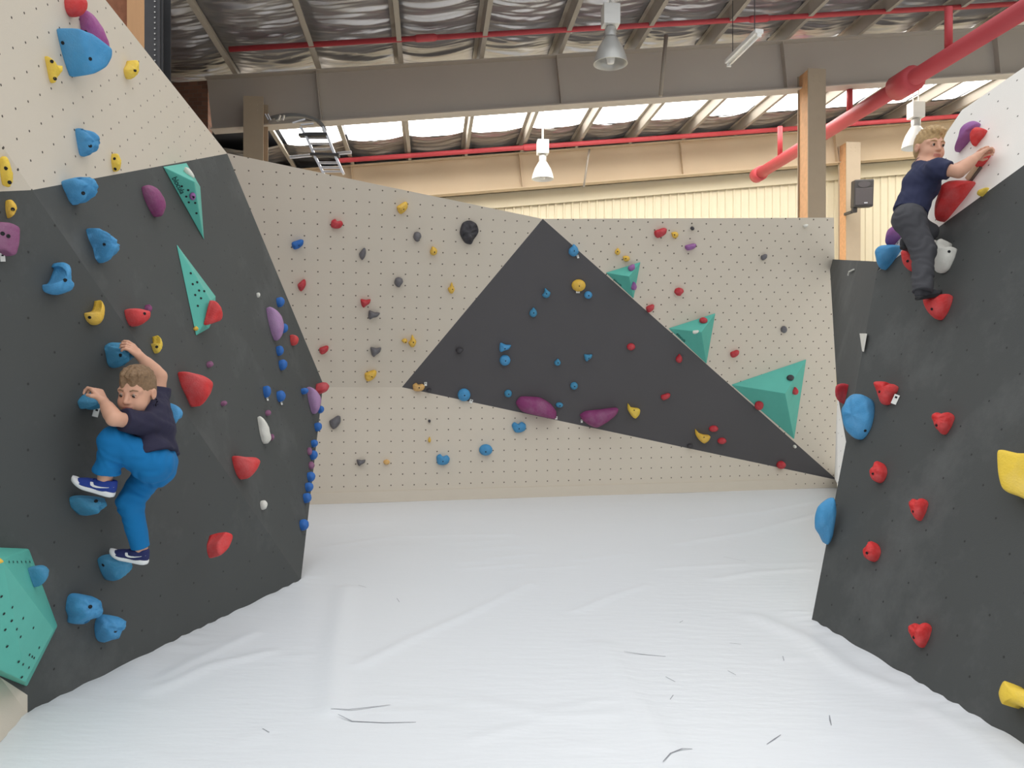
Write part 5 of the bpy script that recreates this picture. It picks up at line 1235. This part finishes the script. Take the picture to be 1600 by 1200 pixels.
    d = ang(knN_, anN); F_.local_cut(anN - d * 0.035, d, 0.09); d = ang(knF_, anF); F_.local_cut(anF - d * 0.004, d, 0.09)
    v, f = F_.mesh(1); t = make('trousers', v, f.tolist(), [M_blue_tr], o, smooth=True); tag(t, 'bright blue jersey trousers')
    vw = A_((CAM - V(pel)).normalized())
    report('shoes', hN, tN, hF, tF)
    s1 = shoe('shoe', hN, tN, (0.05, -0.05, 1), max(0.2, float(np.linalg.norm(hN - tN)) * 1.0), o, M_shoe, M_sole, True, vw); tag(s1, 'royal blue running shoe with a white tick')
    s2 = shoe('shoe', hF, tF, (0.05, -0.05, 1), max(0.19, float(np.linalg.norm(hF - tF)) * 1.0), o, M_shoe_n, M_sole, True, vw); tag(s2, 'navy running shoe with a white tick')
boy_blue()

# ================================================================= the boy in grey trousers on the slab
def boy_grey():
    P = lambda u, v, o: A_(PM.hit(u, v, o))
    shR = P(1464, 264, 0.30); elR = P(1498, 268, 0.22); wrR = P(1528, 243, 0.13); knR = P(1541, 233, 0.10)
    shL = P(1440, 262, 0.18); elL = P(1490, 266, 0.13); wrL = P(1524, 246, 0.08); knL = P(1536, 238, 0.085)
    neck = P(1446, 257, 0.27); chest = P(1440, 287, 0.27); pel = P(1421, 336, 0.29)
    hipR = P(1421, 343, 0.33); knR_ = P(1443, 392, 0.22); hR, tR = P(1433, 469, 0.20), P(1470, 463, 0.045); anR = hR + (tR - hR) * 0.22 + A_((0, 0, 0.07))
    hipL = P(1424, 341, 0.22); knL_ = P(1448, 362, 0.09); anL = P(1420, 380, 0.13)
    report('near arm', shR, elR, wrR, knR); report('far arm', shL, elL, wrL); report('sh', shR, shL); report('near leg', hipR, knR_, anR); report('far leg', hipL, knL_, anL); report('spine', neck, pel)
    hc = P(1452, 231, 0.28); ax = apparent_axes(hc, 35, 4, 4); H = Head(hc, ax, 1.0)
    wn = A_(PM.n)
    allp = np.array([shR, elR, wrR, knR, shL, elL, wrL, knL, neck, pel, hipR, knR_, anR, hipL, knL_, anL, hc])
    F_ = Field(allp.min(0) - 0.15, allp.max(0) + 0.15, 0.0038)
    add_head(F_, H, neck)
    limb(F_, [neck, chest, pel], [0.055, 0.08, 0.075], 0.04); limb(F_, [neck, shR], [0.045, 0.042], 0.03); limb(F_, [neck, shL], [0.045, 0.042], 0.03)
    limb(F_, [shR, elR, wrR], [0.040, 0.036, 0.024]); limb(F_, [shL, elL, wrL], [0.040, 0.034, 0.023])
    F_.cone(elR * 0.75 + wrR * 0.25, elR * 0.4 + wrR * 0.6, 0.037, 0.030, 0.02)
    limb(F_, [hipR, knR_, anR], [0.065, 0.048, 0.03]); limb(F_, [hipL, knL_, anL], [0.065, 0.048, 0.03]); limb(F_, [anR, anR + A_((0, 0, -0.025))], [0.025, 0.024])
    sd = np.cross(A_((0, 0, 1)), -wn)
    add_hand(F_, wrR, knR, side=sd, palm=-wn + A_((0, 0, -0.8)), curl=(30, 46, 40), size=1.0)
    add_hand(F_, wrL, knL, side=-sd, palm=-wn + A_((0, 0, -0.8)), curl=(30, 46, 40), size=1.0)
    v, f = F_.mesh(1)
    cen = v[f].mean(1); q = (cen - H.C) @ H.A.T / H.s
    lips = (np.abs(q[:, 1]) < 0.024) & (np.abs(q[:, 2] + 0.0632) < 0.0105) & (q[:, 0] > 0.078) & (q[:, 0] < 0.112)
    o = make('person', v, f.tolist(), [M_skin, M_lips], None, tuple(pel), True, lips.astype(int).tolist())
    tag(o, 'fair-haired person in navy polo shirt and grey trousers standing high on the slab', 'person')
    hv, hf = hair_field(H, 0.0034, 2.1, 0.070, 0.0042).mesh(0); make('hair', hv, hf.tolist(), [M_hair_bl], o, smooth=True)
    face_parts(H, o, M_hair_bl, (0.95, 0.2, -0.05))
    F_ = Field(allp.min(0) - 0.16, allp.max(0) + 0.16, 0.0048)
    up = (neck - pel) / np.linalg.norm(neck - pel)
    limb(F_, [neck - up * 0.03, chest, pel], [0.060, 0.098, 0.104], 0.05)
    sR = shR + (elR - shR) * 0.62; sL = shL + (elL - shL) * 0.35
    F_.cone(neck - up * 0.03, shR, 0.052, 0.060, 0.04); F_.cone(neck - up * 0.03, shL, 0.052, 0.055, 0.04)
    F_.cone(shR, sR, 0.062, 0.056, 0.03); F_.cone(shL, sL, 0.055, 0.048, 0.03)
    F_.cone(chest, (shR + chest) / 2, 0.09, 0.07, 0.04); F_.cone(chest, (shL + chest) / 2, 0.09, 0.07, 0.04)
    F_.wrinkle(lambda P_: (0.006 * fold_noise(P_, 38, 5) + 0.004 * fold_noise(P_, 85, 6)))
    ang = lambda a, b: (b - a) / np.linalg.norm(b - a)
    dR = ang(shR, elR); dL = ang(shL, elL); F_.local_cut(sR - dR * 0.005, dR, 0.10); F_.local_cut(sL - dL * 0.005, dL, 0.06)
    hem = pel + up * 0.02; F_.cut(hem, -up)
    nd = ang(neck, H.p(-0.02, 0, -0.05)); F_.local_cut(neck + nd * 0.035, nd, 0.08)
    v, f = F_.mesh(1); t = make('polo_shirt', v, f.tolist(), [M_navy2], o, smooth=True); tag(t, 'navy polo shirt')
    # collar: a folded band round the neck
    mb = MB(); c0 = neck + nd * 0.022; a = np.cross(nd, A_((0, 0, 1)) + 0.01); a /= np.linalg.norm(a); b = np.cross(nd, a)
    n = 28; ring = []
    for (r, z) in ((0.052, 0.012), (0.057, 0.011), (0.066, -0.012), (0.060, -0.016)): ring += [V((c0 + (a * math.cos(6.2832 * i / n) + b * math.sin(6.2832 * i / n)) * r + nd * z).tolist()) for i in range(n)]
    mb.add(ring, [(r * n + i, r * n + (i + 1) % n, ((r + 1) % 4) * n + (i + 1) % n, ((r + 1) % 4) * n + i) for r in range(4) for i in range(n)]); mb.build('collar', [M_navy2], t, smooth=True)
    F_ = Field(allp.min(0) - 0.16, allp.max(0) + 0.16, 0.0048)
    limb(F_, [pel + up * 0.06, pel - up * 0.03], [0.088, 0.096], 0.03); F_.cone(hipR, hipL, 0.085, 0.082, 0.04)
    limb(F_, [hipR, knR_], [0.088, 0.068], 0.04); limb(F_, [knR_, anR + ang(knR_, anR) * 0.03], [0.066, 0.056], 0.03)
    limb(F_, [hipL, knL_], [0.082, 0.064], 0.03); limb(F_, [knL_, anL], [0.062, 0.050], 0.03)
    def folds(P_):
        w = 0.004 * fold_noise(P_, 38, 11)
        for c, ax_, r in ((knR_, ang(hipR, anR), 0.11), (anR - ang(knR_, anR) * 0.06, ang(knR_, anR), 0.09), (hipR, ang(hipR, knR_), 0.11)):
            q = P_ - c; d = np.sqrt((q * q).sum(-1)); w = w + 0.0062 * np.exp(-(d / r) ** 2) * np.sin(q @ ax_ * 95 + 3.2 * np.sin(q[..., 0] * 38 + q[..., 2] * 21) + 1.5 * np.sin(q[..., 1] * 55)) * (0.4 + 0.6 * np.sin(q[..., 2] * 47 + 1) ** 2)
        return w
    F_.wrinkle(folds); F_.cut(hem + up * 0.03, up); d = ang(knR_, anR); F_.local_cut(anR + d * 0.026, d, 0.09); d = ang(knL_, anL); F_.local_cut(anL, d, 0.08)
    v, f = F_.mesh(1); t = make('trousers', v, f.tolist(), [M_grey_tr], o, smooth=True); tag(t, 'charcoal grey trousers with creased knees')
    vw = A_((CAM - V(pel)).normalized())
    s1 = shoe('shoe', hR, tR, (0, 0, 1), 0.185, o, M_shoe_d, M_sole_d, False, vw); tag(s1, 'charcoal shoe on the red hold')
    s2 = shoe('shoe', P(1410, 389, 0.17), P(1428, 393, 0.04), (0, 0, 1), 0.175, o, M_shoe_d, M_sole_d, False, vw); tag(s2, 'charcoal shoe behind the leg')
boy_grey()
